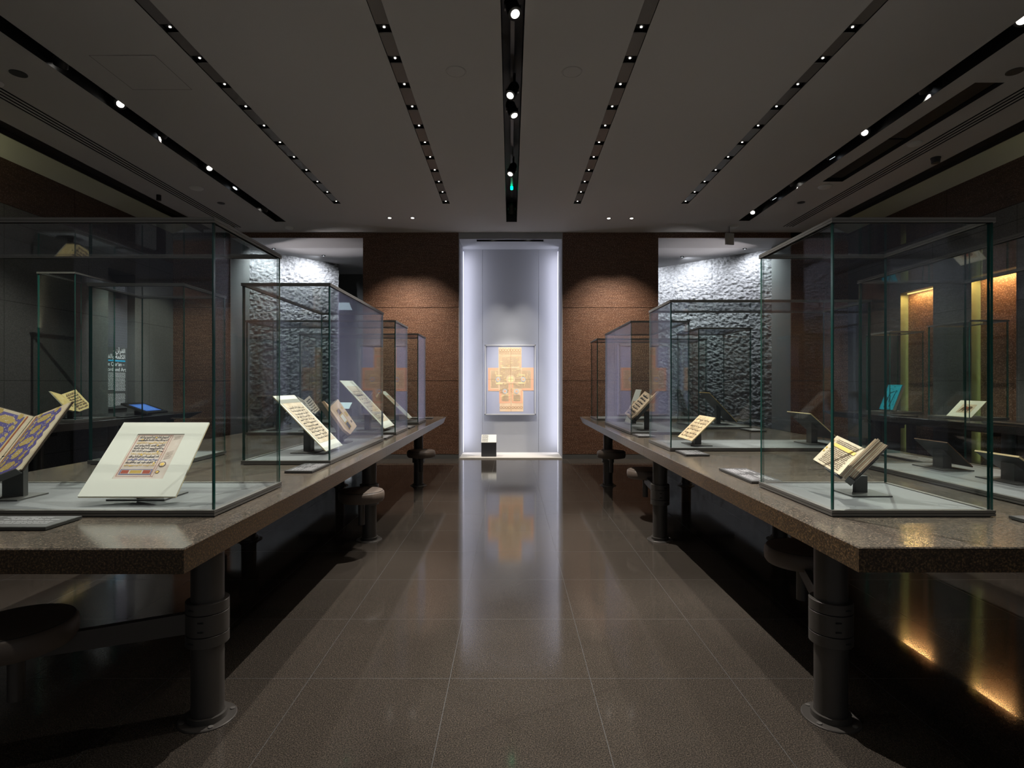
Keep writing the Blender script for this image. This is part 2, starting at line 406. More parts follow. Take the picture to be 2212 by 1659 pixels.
# the far wall: panelled veneer blocks with two openings and a tall niche
YB = 9.35; YT = 10.05
def panels(x0, x1, nm):
    m = MB()
    m.box(x0+.004, x1-.004, YB+.012, YT, .0, CZ, 2)
    for z0, z1 in ((.08, 1.311), (1.319, 2.542), (2.550, CZ)): m.box(x0, x1, YB, YB+.02, z0, z1, 0)
    m.box(x0, x1, YB+.002, YB+.02, 0, .076, 1)
    return structure(m.build(nm, ['wood', 'basestone', 'bronze']))
panels(-2.485, -.875, 'wall_back_left'); panels(.873, 2.486, 'wall_back_right')
for sgn, nm in ((-1, 'wall_far_left'), (1, 'wall_far_right')):
    m = MB(); a, b = sgn*4.72, sgn*5.72
    for z0, z1 in ((.08, 1.311), (1.319, 2.542), (2.550, CZ)): m.box(a, b, YB, YB+.02, z0, z1, 0)
    m.box(a, b, YB+.002, YB+.02, 0, .076, 2)
    m.box(a+sgn*.003, b-sgn*.003, YB+.02, YT, 0, CZ, 1)
    m.box(sgn*6.4, sgn*6.6, YT, 14.0, 0, 3.8, 1); m.box(sgn*5.72, sgn*6.6, YT-.1, YT, 0, 3.8, 1)
    structure(m.build(nm, ['wood', 'concrete', 'basestone']))
for sgn, nm in ((-1, 'trim_6'), (1, 'trim_7')):   # header over each opening with its lit soffit
    m = MB(); a, b = sgn*2.485, sgn*5.72
    m.box(a, b, YB, YB+.02, 3.72, CZ, 0); m.box(a, b, YB+.02, YT, 3.721, CZ, 1)
    structure(m.build(nm, ['wood', 'soffit']))
# beyond the openings
m = MB(); m.box(-7, -.9, YT+.01, 14.2, 3.75, 3.8); m.box(.9, 7, YT+.01, 14.2, 3.75, 3.8); m.box(-.9, .9, 10.5, 14.2, 3.75, 3.8)
structure(m.build('ceiling_beyond', 'ceil_beyond'))
m = MB(); m.box(-7, 7, 14.0, 14.2, 0, 3.8)
structure(m.build('wall_rear', 'concrete'))
from mathutils import noise as mnoise
def diag(pts, nm):
    (x0, y0), (x1, y1) = pts; L = math.hypot(x1-x0, y1-y0); d = Vector((x1-x0, y1-y0, 0)).normalized(); n = Vector((-d.y, d.x, 0))
    if n.y < 0: n = -n
    m = MB(); t = n*.4; e = n*.03
    m.prism([(x0+e.x, y0+e.y), (x1+e.x, y1+e.y), (x1+t.x, y1+t.y), (x0+t.x, y0+t.y)], 0, 3.75)
    st = .019; nu = int(L/st); nv = int(3.75/st); v = []
    for a in range(nu+1):
        for b in range(nv+1):
            u = a*L/nu; z = b*3.75/nv; q = Vector((u*17, 3.1*x0, z*22))
            h = mnoise.noise(q*.35)*.008+mnoise.noise(q)*.022+mnoise.noise(q*1.9)*.011
            fr = min(abs((z-.42)/.92-round((z-.42)/.92))*.92, abs((u-.5)/1.3-round((u-.5)/1.3))*1.3)
            if fr < .011: h += .008
            v.append(Vector((x0, y0, z))+d*u+n*h)
    fl_ = (x1 < 0) == (x0 < x1)
    f = []
    for a in range(nu):
        for b in range(nv):
            k = a*(nv+1)+b; f.append((k, k+nv+1, k+nv+2, k+1))
    m.add(v, f)
    return structure(m.build(nm, 'rough'))
diag([(-5.3, 9.82), (-3.57, 11.53)], 'wall_diagonal_left')
diag([(5.3, 9.78), (1.6, 13.45)], 'wall_diagonal_right')
m = MB(); m.box(-3.1, -2.95, 11.9, 14, 0, 3.75); m.box(-4.2, -3.3, 12.6, 12.7, 0, 3.75)
structure(m.build('wall_passage', 'concrete'))
# ceiling lines: edge of the thin access hatch
m = MB()
def line(a, b, wd=.004):
    a, b = Vector((*a, CZ-.0012)), Vector((*b, CZ-.0012)); n = (b-a).normalized().cross(Vector((0,0,1)))*wd/2
    m.add([a-n, b-n, b+n, a+n], [(0,1,2,3)])
line((-3.27, 4.31), (-3.27, 4.81)); line((-3.27, 4.81), (-2.76, 4.81)); line((-3.27, 4.31), (-2.76, 4.31)); line((-2.76, 4.31), (-2.76, 4.81))
tag(m.build('access_hatch', 'bronze'), 'faint square access hatch outline in the ceiling left of the second light strip', 'hatch')

# ------------------------------------------------------------ the tall niche and its hanging
m = MB()
m.box(-.875, -.862, YB-.004, 10.12, 0, CZ, 0); m.box(.862, .875, YB-.004, 10.12, 0, CZ, 0)        # jambs
for a, b in ((-.862, -.512), (-.508, .506), (.510, .862)): m.box(a, b, 10.07, 10.12, .02, 3.70, 0)  # back panels
m.box(-.862, .862, 10.10, 10.2, 0, CZ, 0)
m.box(-.875, .875, YB, 9.39, 3.70, CZ, 0); m.box(-.875, .875, 9.51, 10.10, 3.70, CZ, 0); m.box(-.875, -.58, 9.39, 9.51, 3.70, CZ, 0); m.box(.56, .875, 9.39, 9.51, 3.70, CZ, 0)
structure(m.build('wall_niche', 'grey_niche'))
m = MB(); m.box(-.862, .862, YB-.01, 10.08, 0, .02); structure(m.build('trim_8', 'niche_floor'))
m = MB(); m.box(-.58, .56, 9.385, 9.395, 3.70, CZ); m.box(-.58, .56, 9.505, 9.515, 3.70, CZ); m.box(-.58, .56, 9.39, 9.51, 3.79, CZ); structure(m.build('trim_9', 'slotblack'))
for sgn in (-1, 1):
    t = thing('niche_light_strip', (sgn*.85, 10.06, 1.8), 'tall white light strip in the %s back corner of the niche' % ('left' if sgn < 0 else 'right'), 'light strip', 'niche corner light strips')
    s = MB(); s.box(sgn*.853, sgn*.861, 10.058, 10.067, .03, 3.66); s.build('diffuser', 'niche_led', t)
    lamp('AREA', 'corner_glow', (sgn*.855, 9.86, 1.85), L_STRIP, (.84,.84,1), t, aim=(sgn*.55, 10.10, 1.85), sx=.012, sy=3.5)
for sgn in (-1, 1):
    x = sgn*.3; t = thing('niche_downlight', (x, 9.45, 3.78), '%s spotlight recessed in the ceiling slot of the bright niche' % ('left' if sgn < 0 else 'right'), 'ceiling light', 'niche slot spotlights')
    s = MB(); s.cyl((x, 9.45), .035, 3.755, 3.789); s.build('housing', 'black', t)
    s = MB(); s.cyl((x, 9.45), .022, 3.752, 3.755); s.build('lens', 'lens', t)
    lamp('SPOT', 'beam', (x, 9.45, 3.703), L_NICHE*.5, (1,.95,.90), t, aim=(sgn*.12, 9.95, 1.05), size=46, blend=1.0, radius=.008)

def cloth_hanging():
    t = thing('framed_cloth', (0, 10.0, .70), 'framed cross-shaped cloth covered in writing hanging in the tall bright niche', 'framed cloth')
    yb = 10.0; z0, z1 = .705, 1.968; x0, x1 = -.467, .455
    s = MB(); s.box(x0, x1, yb+.01, yb+.068, z0, z1); s.build('backing', 'blue_panel', t)
    s = MB()
    for a in ((x0,x0+.018,z0,z1),(x1-.018,x1,z0,z1),(x0,x1,z0,z0+.018),(x0,x1,z1-.018,z1)): s.box(a[0],a[1],yb+.002,yb+.012,a[2],a[3])
    s.build('frame', 'whiteplastic', t)
    def P(px, py): return ((px-1103)/1200*yb, 1.26-(py-829)/1200*yb)
    s = MB()
    def poly(pts, y, mi=0):
        v = [(x, y, z) for x, z in pts]; s.add(v, [tuple(range(len(v)))], mi)
    def rect(a, b, c, d, y, mi):    # crop pixels of the cloth close-up, read as real positions
        xa, za = P(1060+a/10.37, 740+b/10.37); xb, zb = P(1060+c/10.37, 740+d/10.37)
        poly([(xa, za), (xb, za), (xb, zb), (xa, zb)], y, mi)
    yc = yb+.008
    def block(a, b, c, d):
        xa, za = P(1060+a/10.37, 740+b/10.37); xb, zb = P(1060+c/10.37, 740+d/10.37); s.box(xa, xb, yc, yb+.0105, zb, za, 0)
    block(175, 100, 690, 1085); block(-60, 560, 175, 1085); block(690, 555, 962, 1072); block(200, 1085, 730, 1540)
    cl = s.build('cloth', 'clothbase', t)
    s = MB()
    e = yc-.001
    for a in ((185,285,245,560),(640,285,690,560),(185,280,690,320),(190,1060,250,1355),(670,1060,715,1355),(200,1310,440,1352),(480,1310,715,1352),(400,900,440,1340),(470,900,505,1340),
              (-58,562,170,610),(-58,1030,180,1075),(-58,562,-10,1075),(905,560,960,1070),(700,560,960,610),(700,1020,960,1065)):
        e -= .00006; rect(*a, e, 0)
    s.build('border_band', 'cloth_salmon', cl); e -= .0002
    s = MB(); rr = random.Random(3)
    for (a,b,c,d) in ((190,190,430,275),(445,190,680,275),(245,320,640,540),(200,560,680,880),(10,620,170,1020),(705,620,895,1020),(205,900,395,1140),(510,900,700,1020),(250,1160,400,1310),(510,1160,665,1310)):
        y = b+6
        while y < d-6:
            x = a
            while x < c-10:
                L = rr.uniform(14, 60); rect(x, y, min(x+L, c), y+5.0, e, 0); x += L+rr.uniform(3, 7)
            y += 10.5
    s.build('text_block', 'cloth_ochre', cl)
    s = MB()
    for _ in range(70):
        x = rr.uniform(205, 640); y = rr.uniform(330, 1290)
        if 330 < x < 560 and 690 < y < 930: continue
        L = rr.uniform(30, 60); rect(x, y, min(x+L, 690), y+rr.uniform(7, 14), e-.0006, 0)
    for a in ((120,725,250,748),(120,895,265,930),(630,710,770,735),(620,885,770,915),(180,820,205,900)): rect(*a, e-.0008, 0)
    for _ in range(16):
        x = rr.choice((rr.uniform(0,150), rr.uniform(715,885))); y = rr.uniform(620, 950); rect(x, y, x+9, y+rr.uniform(40,90), e-.0006, 0)
    s.build('cartouche', 'cloth_yellow', cl)
    s = MB()
    def disc(cx, cy, r, y, mi, r0=0):
        x, z = P(1060+cx/10.37, 740+cy/10.37); k = yb/1200/10.37; n = 28
        if r0 == 0: s.add([(x+r*k*math.cos(2*PI*i/n), y, z+r*k*math.sin(2*PI*i/n)) for i in range(n)], [tuple(range(n))], mi)
        else:
            v = [(x+q*k*math.cos(2*PI*i/n), y, z+q*k*math.sin(2*PI*i/n)) for q in (r0, r) for i in range(n)]
            s.add(v, [(i,(i+1)%n,(i+1)%n+n,i+n) for i in range(n)], mi)
    e2 = e-.0014
    disc(447, 818, 98, e2, 1); disc(447, 818, 64, e2-.0005, 0)
    s.build('medallion', ['cloth_yellow', 'clothbase', 'cloth_blue', 'cloth_salmon'], cl)
    for cx, cy in ((318,1087),(578,1087),(165,820),(730,820)):
        s = MB(); disc(cx, cy, 52, e2, 2); disc(cx, cy, 34, e2-.0005, 1)
        disc(cx, cy, 24, e2-.001, 3)
        s.build('medallion', ['cloth_yellow', 'clothbase', 'cloth_blue', 'cloth_salmon'], cl)
    s = MB()
    rect(444, 100, 450, 880, e2-.001, 0); rect(380, 815, 515, 820, e2-.001, 0); rect(452, 900, 458, 1540, e2-.001, 0)
    rect(-58, 820, 380, 824, e2, 0); rect(515, 820, 960, 824, e2, 0)
    for i in range(8):
        cx = 215+i*62; disc(cx, 165, 30, e2-.001, 0, 24)
        disc(232+i*62+(18 if i > 3 else 0), 1450, 28, e2-.001, 0, 22)
    s.build('outline', 'cloth_line', cl)
cloth_hanging()
t = thing('label_plinth', (-.38, 9.52, 0.02), 'small black plinth with a sloping pale caption top standing in the niche', 'plinth')
s = MB(); s.box(-.50, -.245, 9.47, 9.60, .02, .262); s.build('plinth_body', 'signblack', t)
s = MB(); s.add([(-.50,9.47,.262),(-.245,9.47,.262),(-.245,9.60,.262),(-.50,9.60,.262),(-.50,9.475,.272),(-.245,9.475,.272),(-.245,9.60,.385),(-.50,9.60,.385)],
      [(3,2,1,0),(4,5,6,7),(0,1,5,4),(1,2,6,5),(2,3,7,6),(3,0,4,7)]); cap = s.build('caption_panel', 'white', t)
s = MB(); pen(s, (-.49, 9.595, .382), (.11,0,0), (0,-.115,-.103), 7, w=.3, h=.3, bowl=False); s.build('caption_text', 'ink', cap)

# ------------------------------------------------------------ ceiling fittings
ORD = ['first','second','third','fourth','fifth','sixth','seventh','eighth','ninth','tenth','eleventh','twelfth','thirteenth','fourteenth','fifteenth','sixteenth','seventeenth','eighteenth']
ROWNAME = ['leftmost', 'inner left', 'inner right', 'rightmost']
spot_data = bpy.data.lights.new('downlight_beam', 'SPOT'); spot_data.energy = L_ROW; spot_data.color = (1, .93, .84)
spot_data.spot_size = math.radians(70); spot_data.spot_blend = .75; spot_data.shadow_soft_size = .005
proto = None
for r, x in enumerate(ROWX):
    m = MB(); prev = ROWD[-1]-.3
    for d in reversed(ROWD):
        m.box(x-.047, x+.047, prev+.004, d-.05, CZ+.006, CZ+.012); prev = d+.045
    m.box(x-.047, x+.047, prev+.004, 7.858, CZ+.006, CZ+.012) if 7.858-prev > .02 else None
    structure(m.build('trim_%d' % (10+r), 'insert'))
    for i, d in enumerate(ROWD):
        lab = 'small recessed downlight, %s from the far end of the %s dotted ceiling strip' % (ORD[i], ROWNAME[r])
        if proto is None:
            t = thing('recessed_downlight', (x, d, CZ), lab, 'ceiling light', 'recessed downlights in the dotted strips')
            s = MB(); s.box(x-.047, x+.047, d-.046, d+.041, CZ+.035, CZ+.055); s.cyl((x, d), .024, CZ+.02, CZ+.036, 20); s.build('housing', 'black', t)
            s = MB(); s.cyl((x, d), .0085, CZ+.016, CZ+.020, 16); s.build('lens', 'lens', t)
            lo = bpy.data.objects.new('beam', spot_data); COL.objects.link(lo); lo.parent = t; lo.location = (0, 0, .010)
            proto = t
        else:
            t = proto.copy(); COL.objects.link(t); t.location = (x, d, CZ); t['label'] = lab; t['_o'] = (x, d, CZ)
            for ch in proto.children:
                c = ch.copy(); COL.objects.link(c); c.parent = t
# bare slots with track spotlights
for nm, sl in (('lighting_track', SLOT_C),):
    s = MB(); xc = (sl[0]+sl[1])/2; s.box(xc-.016, xc+.016, sl[2]+.1, sl[3]-.05, CZ+.20, CZ+.235)
    tag(s.build('lighting_track', 'leg'), 'metal lighting track running inside the central black ceiling slot', 'lighting track')
def track_spot(p, aim, lab, power, col=(1,.95,.88), size=44, lens='lens', r=.05, ln=.13, blend=.75):
    t = thing('track_spotlight', p, lab, 'spotlight', 'spotlights in the black ceiling slots')
    P = Vector(p); d = (Vector(aim)-P).normalized(); A = P-d*ln*.5; B = P+d*ln*.5
    s = MB(); s.tube(A, B, r*.92, 24, 0, r); s.tube(A-d*.03, A, r*.6, 24, 0, r*.92); s.build('housing', 'black', t)
    s = MB(); s.tube(B, B+d*.004, r*.60, 24); s.build('lens', lens, t)
    s = MB(); s.tube(A, (A.x, A.y, CZ+.22), .012, 10); s.build('stem', 'black', t)
    s = MB(); u = d.orthogonal().normalized(); s.box(P.x-r-.008, P.x-r+.002, P.y-.014, P.y+.014, P.z-.014, P.z+.014); s.box(P.x+r-.002, P.x+r+.008, P.y-.014, P.y+.014, P.z-.014, P.z+.014); s.build('pivot', 'insert', t)
    lamp('SPOT', 'beam', B+d*.02, power, col, t, aim=aim, size=size, blend=blend, radius=.008)
xc = .015
track_spot((xc, 3.84, 3.86), (1.1, 2.2, 0), 'large black spotlight nearest the viewer in the central ceiling slot', L_TRACK)
track_spot((xc, 4.93, 3.86), (-1.3, 2.9, 0), 'black spotlight aimed left, rear one of the close pair in the central slot', L_TRACK)
track_spot((xc, 5.27, 3.86), (1.3, 4.3, 0), 'black spotlight aimed right, front one of the close pair in the central slot', L_TRACK)
track_spot((xc, 6.75, 3.86), (-1.3, 5.2, 0), 'lone black spotlight in the far half of the central ceiling slot', L_TRACK*.6)
track_spot((xc, 8.25, 3.86), (.0, 10.0, 1.3), 'last spotlight at the far end of the central slot beyond the green lamp', L_TRACK*.75, size=27, blend=1.0)
s = MB(); s.cyl((xc, 7.74), .018, CZ+.16, CZ+.2, 16); tag(s.build('green_indicator_lamp', 'green'), 'tiny green indicator lamp glowing in the central ceiling slot', 'indicator lamp')
for y, ax, ay, az, lab in ((4.47, -5.6, 6.2, .9, 'spotlight second nearest the viewer in the left black ceiling slot'), (5.15, -2.2, 2.4, .8, 'bright round spotlight in the middle of the left black ceiling slot'),
        (6.65, -2.2, 4.6, .8, 'bright spotlight further along the left black ceiling slot above the glass corner'), (8.2, -5.68, 8.9, 1.4, 'dim spotlight at the far end of the left black ceiling slot')):
    track_spot((-3.61, y, 3.88), (ax, ay, az), lab, L_SIDE, size=48)
for y, ax, ay, az, lab in ((3.95, 1.6, 2.4, .9, 'bright spotlight cut by the right picture edge in the right ceiling slot'), (5.72, 2.2, 3.4, .8, 'bright spotlight in the middle of the right black ceiling slot'),
        (8.35, 2.4, 6.4, .8, 'bright spotlight at the far end of the right black ceiling slot')):
    track_spot((3.645, y, 3.88), (ax, ay, az), lab, L_SIDE, size=48)
track_spot((3.645, 7.2, 3.90), (5.6, 7.9, 1.3), 'dim spotlight aimed at the right wall in the right ceiling slot', L_SIDE*.5, size=60)
for p, aim, lab, pw, sz in (((-3.61, 7.35, 3.90), (-4.9, 6.3, 1.0), 'dark spotlight added to brighten the gilded book, left black ceiling slot', L_ITEM, 22),  # extra slot spots, added only to light the side-table exhibits
        ((3.645, 6.35, 3.90), (5.4, 6.52, .95), 'dark spotlight added to brighten the animal picture, right black ceiling slot', L_ITEM, 22),
        ((3.645, 7.75, 3.90), (5.38, 7.8, 1.1), 'dark spotlight added to brighten the turquoise tile, right black ceiling slot', L_ITEM, 22),
        ((-3.61, 5.8, 3.90), (-5.68, 6.8, 2.5), 'dark spotlight added to brighten the left wall, left black ceiling slot', L_WALL*.55, 70),  # two more spots added to lift the dark side walls
        ((3.645, 4.9, 3.90), (5.68, 6.4, 1.7), 'dark spotlight added to brighten the right wall, right black ceiling slot', L_WALL*.3, 70)):
    track_spot(p, aim, lab, pw, size=sz, lens='lens_soft', blend=.8)
for sgn in (-1, 1):  # made-up lamps hidden behind the piers, added to lift soffit and passage ceiling
    t = thing('added_uplight', (sgn*4.87, 10.13, 1.5), 'slim unseen uplight added behind the %s pier to brighten the soffit of the opening' % ('left' if sgn < 0 else 'right'), 'added light')
    s = MB(); s.cyl((sgn*4.87, 10.13), .03, 1.42, 1.5, 20); s.build('housing', 'darkplastic', t)
    lamp('SPOT', 'beam', (sgn*4.87, 10.13, 1.51), L_UP, (.97,.93,.95), t, aim=(sgn*3.5, 10.0, 3.72), size=44, blend=.9, radius=.01)
# spotlights over the side tables, out of the slots' near half (behind and beside the viewer)
for x, y, lab in ((-1.858, 8.53, 'outer small round downlight before the left veneer wall'), (-1.505, 8.53, 'inner small round downlight before the left veneer wall'),
        (1.51, 8.55, 'inner small round downlight before the right veneer wall'), (1.862, 8.55, 'outer small round downlight before the right veneer wall')):
    t = thing('round_downlight', (x, y, CZ), lab, 'ceiling light', 'round downlights before the veneer walls')
    s = MB(); s.lathe([(.020, CZ+.006), (.038, CZ-.003), (.042, CZ)], (x, y), 24); s.build('trim_ring', 'black', t)
    s = MB(); s.cyl((x, y), .024, CZ-.004, CZ-.001, 20); s.build('lens', 'lens', t)
    lamp('SPOT', 'beam', (x, y, CZ-.01), L_WOOD, (1,.88,.76), t, aim=(x, 9.30, .2), size=76, blend=1.0, radius=.008)
for x, y, r, mt, nm, lab, cat in ((-.446, 4.535, .082, 'ceil', 'ceiling_speaker', 'round flush loudspeaker grille left of the central ceiling slot', 'speaker'),
        (.502, 4.54, .082, 'ceil', 'ceiling_speaker', 'round flush loudspeaker grille right of the central ceiling slot', 'speaker')):
    t = thing(nm, (x, y, CZ), lab, cat, 'flush ceiling loudspeakers')
    s = MB(); s.lathe([(r-.010, CZ-.001), (r-.006, CZ-.006), (r, CZ-.005), (r+.003, CZ)], (x, y), 40); s.build('rim', 'ceil', t)
    s = MB(); s.cyl((x, y), r-.010, CZ-.003, CZ, 40); s.build('grille', 'insert' if False else 'ceil', t)
DISCS = [(-4.085, 7.22, .085, 'whiteplastic', 'pale round smoke detector on the left ceiling above the wide front case'), (-3.61, 9.05, .07, 'whiteplastic', 'pale round detector at the far left edge of the ceiling by the wall'),
    (4.06, 7.17, .085, 'whiteplastic', 'pale round smoke detector beside the end of the right ceiling vent'), (3.61, 8.97, .07, 'whiteplastic', 'pale round detector above the hanging sign'),
    (4.28, 5.885, .07, 'whiteplastic', 'pale round detector between the ceiling vent and the right air slots'), (-4.04, 4.56, .06, 'darkplastic', 'dark round cover on the ceiling at upper left near the air slots'),
    (-4.08, 7.83, .05, 'darkplastic', 'dark round cover on the left ceiling just past the smoke detector'), (4.11, 4.53, .06, 'darkplastic', 'dark round cover on the ceiling near the upper right picture corner'),
    (4.08, 7.8, .05, 'darkplastic', 'dark round cover on the right ceiling beyond the vent'), (-4.35, 4.7, .05, 'whiteplastic', 'pale detector at the far left picture edge near the ceiling air slots')]
for x, y, r, mt, lab in DISCS:
    s = MB(); s.lathe([(0, CZ-.028), (r*.5, CZ-.027), (r*.85, CZ-.018), (r, CZ-.004), (r, CZ)], (x, y), 32)
    if mt == 'darkplastic': s = MB(); s.cyl((x, y), r, CZ-.006, CZ, 28)
    tag(s.build('ceiling_detector' if mt == 'whiteplastic' else 'ceiling_cover', mt), lab, 'detector' if mt == 'whiteplastic' else 'cover')
s = MB(); s.cyl((4.79, 6.26), .05, CZ-.012, CZ, 24); s.cyl((4.79, 6.26), .042, CZ-.06, CZ-.012, 24, r1=.046)
tag(s.build('ceiling_sensor', 'darkplastic'), 'dark boxy sensor hanging from the right ceiling strip beside the air slots', 'sensor')
t = thing('ceiling_vent', (4.05, 5.85, CZ), 'long rectangular recessed vent in the right half of the ceiling', 'vent')
s = MB(); s.box(VENT[0]+.03, VENT[1]-.03, VENT[2]+.05, 5.83, CZ+.03, CZ+.05); s.box(VENT[0]+.03, VENT[1]-.03, 5.86, VENT[3]-.05, CZ+.03, CZ+.05); s.build('grille', 'black', t)
t = thing('hanging_sign', (3.55, 9.0, 3.66), 'small grey box sign hung on a rod before the right opening', 'sign')
s = MB(); s.prism([(3.475, 8.96), (3.62, 9.0), (3.615, 9.03), (3.47, 8.99)], 3.515, 3.70); s.build('sign_box', 'whiteplastic', t)
s = MB(); s.tube((3.545, 9.0, 3.70), (3.545, 9.0, CZ), .004, 8); s.build('rod', 'leg', t)
# wall washers beyond the openings
for x, y, ax, ay, lab, pw in ((-3.62, 10.75, -4.15, 11.05, 'wall washer in the ceiling beyond the left opening', 1.0), (-4.35, 10.2, -4.85, 10.5, 'wall washer beyond the left opening nearest its side', .5),
        (3.35, 10.85, 3.85, 11.3, 'wall washer in the ceiling beyond the right opening', 1.0), (4.3, 10.2, 4.75, 10.45, 'wall washer beyond the right opening nearest its side', .5), (2.55, 11.5, 3.1, 12.1, 'wall washer deepest beyond the right opening', .8)):
    t = thing('wall_washer', (x, y, 3.75), lab, 'ceiling light')
    s = MB(); s.cyl((x, y), .035, 3.738, 3.75, 20); s.build('housing', 'darkplastic', t)
    s = MB(); s.cyl((x, y), .012, 3.735, 3.738, 20); s.build('lens', 'lens_soft', t)
    lamp('SPOT', 'beam', (x, y, 3.72), L_WASH*pw, (.88,.93,1), t, aim=(ax, ay, 2.6), size=150, blend=.8, radius=.006)

# ------------------------------------------------------------ stone tables
TZ = .756; TB = .678
def stone_table(xi, xo, y0, y1, zt, lab, legs_x, legs_y, thin=.078, rake=.35, mats=('table','table_edge')):
    t = thing('stone_table', ((xi+xo)/2, (y0+y1)/2, 0), lab, 'table', 'long stone display tables')
    zb = zt-thin; sg = 1 if xo > xi else -1; i, o = min(xi, xo), max(xi, xo)
    cuts = [y0, y0+(y1-y0)*.4, y0+(y1-y0)*.74, y1]
    s = MB(); e = .004
    for k in range(3):
        a = cuts[k]+(.0012 if k else 0); b = cuts[k+1]-(.0012 if k < 2 else 0)
        bb = b-rake if k == 2 else b
        # top with small arris
        v = [(i+e,a+(e if k == 0 else 0),zt),(o-e,a+(e if k == 0 else 0),zt),(o-e,b-(e if k == 2 else 0),zt),(i+e,b-(e if k == 2 else 0),zt),
             (i,a,zt-e),(o,a,zt-e),(o,b,zt-e),(i,b,zt-e),(i,a,zb),(o,a,zb),(o,bb,zb),(i,bb,zb)]
        s.add(v, [(0,1,2,3)], 0)
        s.add(v, [(4,5,1,0),(5,6,2,1),(6,7,3,2),(7,4,0,3)], 0)
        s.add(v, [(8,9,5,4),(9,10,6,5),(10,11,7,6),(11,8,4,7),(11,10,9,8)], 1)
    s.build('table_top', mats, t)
    s = MB()
    for x in (i+.45, o-.45): s.box(x-.03, x+.03, y0+.25, y1-.6, zb-.045, zb)
    for y in legs_y: s.box(i+.10, o-.10, y+.10, y+.16, zb-.05, zb)
    s.build('underframe', 'black', t)
    for x in legs_x:
        for y in legs_y:
            s = MB(); s.cyl((x, y), .057, .006, zb, 36); lg = s.build('leg', 'leg', t)
            s = MB(); s.lathe([(.058,.026),(.069,.026),(.069,.006)], (x, y), 40); s.lathe([(.058,.006),(.098,.006),(.101,.003),(.101,0)], (x, y), 44); s.build('base_plate', 'leg', lg)
            for q in range(4):
                an = math.radians(35+90*q); bx, by = x+.086*math.cos(an), y+.086*math.sin(an)
                s = MB(); s.cyl((bx, by), .009, .006, .009, 14); s.build('bolt', 'insert', lg)
            s = MB(); dx = .12 if x < (i+o)/2 else -.12
            s.box(x+dx*.45, x+dx*1.15, y+.05, y+.064, zb-.12, zb-.0); s.build('bracket', 'leg', lg)
    return t
stone_table(-1.0, -2.77, 1.70, 8.62, TZ, 'left stone display table with the white matted page in its near glass case', [-1.145, -2.12], [2.10, 4.50, 6.90])
stone_table(1.075, 2.92, 1.715, 8.64, TZ, 'right stone display table with the small open book in its near glass case', [1.21, 2.18], [2.10, 4.50, 6.90])
M['dtable'] = granite('dark_table_granite', (.016,.014,.013), (.045,.042,.040), (.12,.11,.10), .2, None, fine=190)
stone_table(-4.60, -5.66, 2.6, 8.30, .85, 'dark stone table by the left wall holding the tablet and the tall case', [-4.78, -5.45], [3.4, 5.6, 7.6], mats=('dtable','dtable'))
stone_table(4.84, 5.665, 2.6, 8.64, .85, 'dark stone table by the right wall holding the turquoise tile', [5.02, 5.48], [3.4, 5.6, 7.6], mats=('dtable','dtable'))

# ------------------------------------------------------------ stools swung out from the table legs
def stool(leg, seat, lab, zs=.465):
    (lx, ly), (sx, sy) = leg, seat
    t = thing('swivel_stool', (sx, sy, 0), lab, 'stool', 'round leather stools on table leg arms')
    r = .170
    s = MB(); s.lathe([(0, zs+.004), (r*.6, zs+.003), (r*.90, zs-.002), (r*.93, zs-.004), (r*.985, zs-.016), (r*1.0, zs-.042), (r*.985, zs-.066), (r*.93, zs-.080), (r*.80, zs-.084), (0, zs-.084)], (sx, sy), 56)
    st = s.build('seat', 'seat', t)
    s = MB(); s.lathe([(r*.925, zs-.0035), (r*.93, zs-.0015), (r*.937, zs-.0035)], (sx, sy), 56); s.build('piping', 'black', st)
    s = MB(); s.cyl((sx, sy), .024, .205, zs-.082, 24); s.build('post', 'leg', t)
    d = Vector((sx-lx, sy-ly, 0)); L = d.length; u = d/L; n = Vector((-u.y, u.x, 0))
    zA = .37; s = MB(); A = Vector((lx, ly, 0))+u*.062; B = Vector((sx, sy, 0))-u*.02
    for a, b in (((A, B)),):
        v = []
        for P0, h in ((a, .038), (b, .032)):
            for k in (-1, 1):
                for z in (-1, 1): v.append(P0+n*k*.014+Vector((0,0,zA+z*h)))
        s.add(v, [(0,1,3,2),(4,6,7,5),(0,4,5,1),(2,3,7,6),(0,2,6,4),(1,5,7,3)])
    s.build('arm', 'leg', t)
    s = MB()
    for z0, z1 in ((.288,.328),(.331,.408),(.411,.450)):
        s.lathe([(.058,z0),(.0735,z0),(.0745,z0+.001),(.0745,z1-.001),(.0735,z1),(.058,z1)], (lx, ly), 48)
    cl = s.build('collar', 'leg', t)
    sd = 1 if lx > 0 else -1
    for z in (.308,.352,.386,.430):
        s = MB()
        an = math.radians(-90+(18 if z in (.308,.430) else -10)*sd); c = Vector((lx+.0745*math.cos(an), ly+.0745*math.sin(an), z))
        s.tube(c-Vector((.010,0,0)), c+Vector((.010,0,0)), .0032, 8); s.build('screw', 'black', cl)
stool((-1.145, 2.10), (-1.655, 1.86), 'round leather stool cut by the left picture edge under the left table')
stool((-1.145, 4.50), (-1.12, 4.17), 'round leather stool, middle one on the aisle side of the left table')
stool((-1.145, 6.90), (-1.075, 6.68), 'round leather stool, farthest on the aisle side of the left table')
stool((1.21, 2.10), (1.425, 2.72), 'round leather stool behind the near leg of the right table')
stool((1.21, 4.50), (1.26, 5.20), 'round leather stool behind the middle leg of the right table')
stool((1.21, 6.90), (1.20, 6.62), 'round leather stool, farthest on the aisle side of the right table')
stool((2.18, 4.50), (2.50, 4.9), 'round leather stool on the outer side of the right table, reflected in the dark floor')
stool((-2.12, 4.50), (-2.45, 4.75), 'round leather stool on the outer side of the left table')

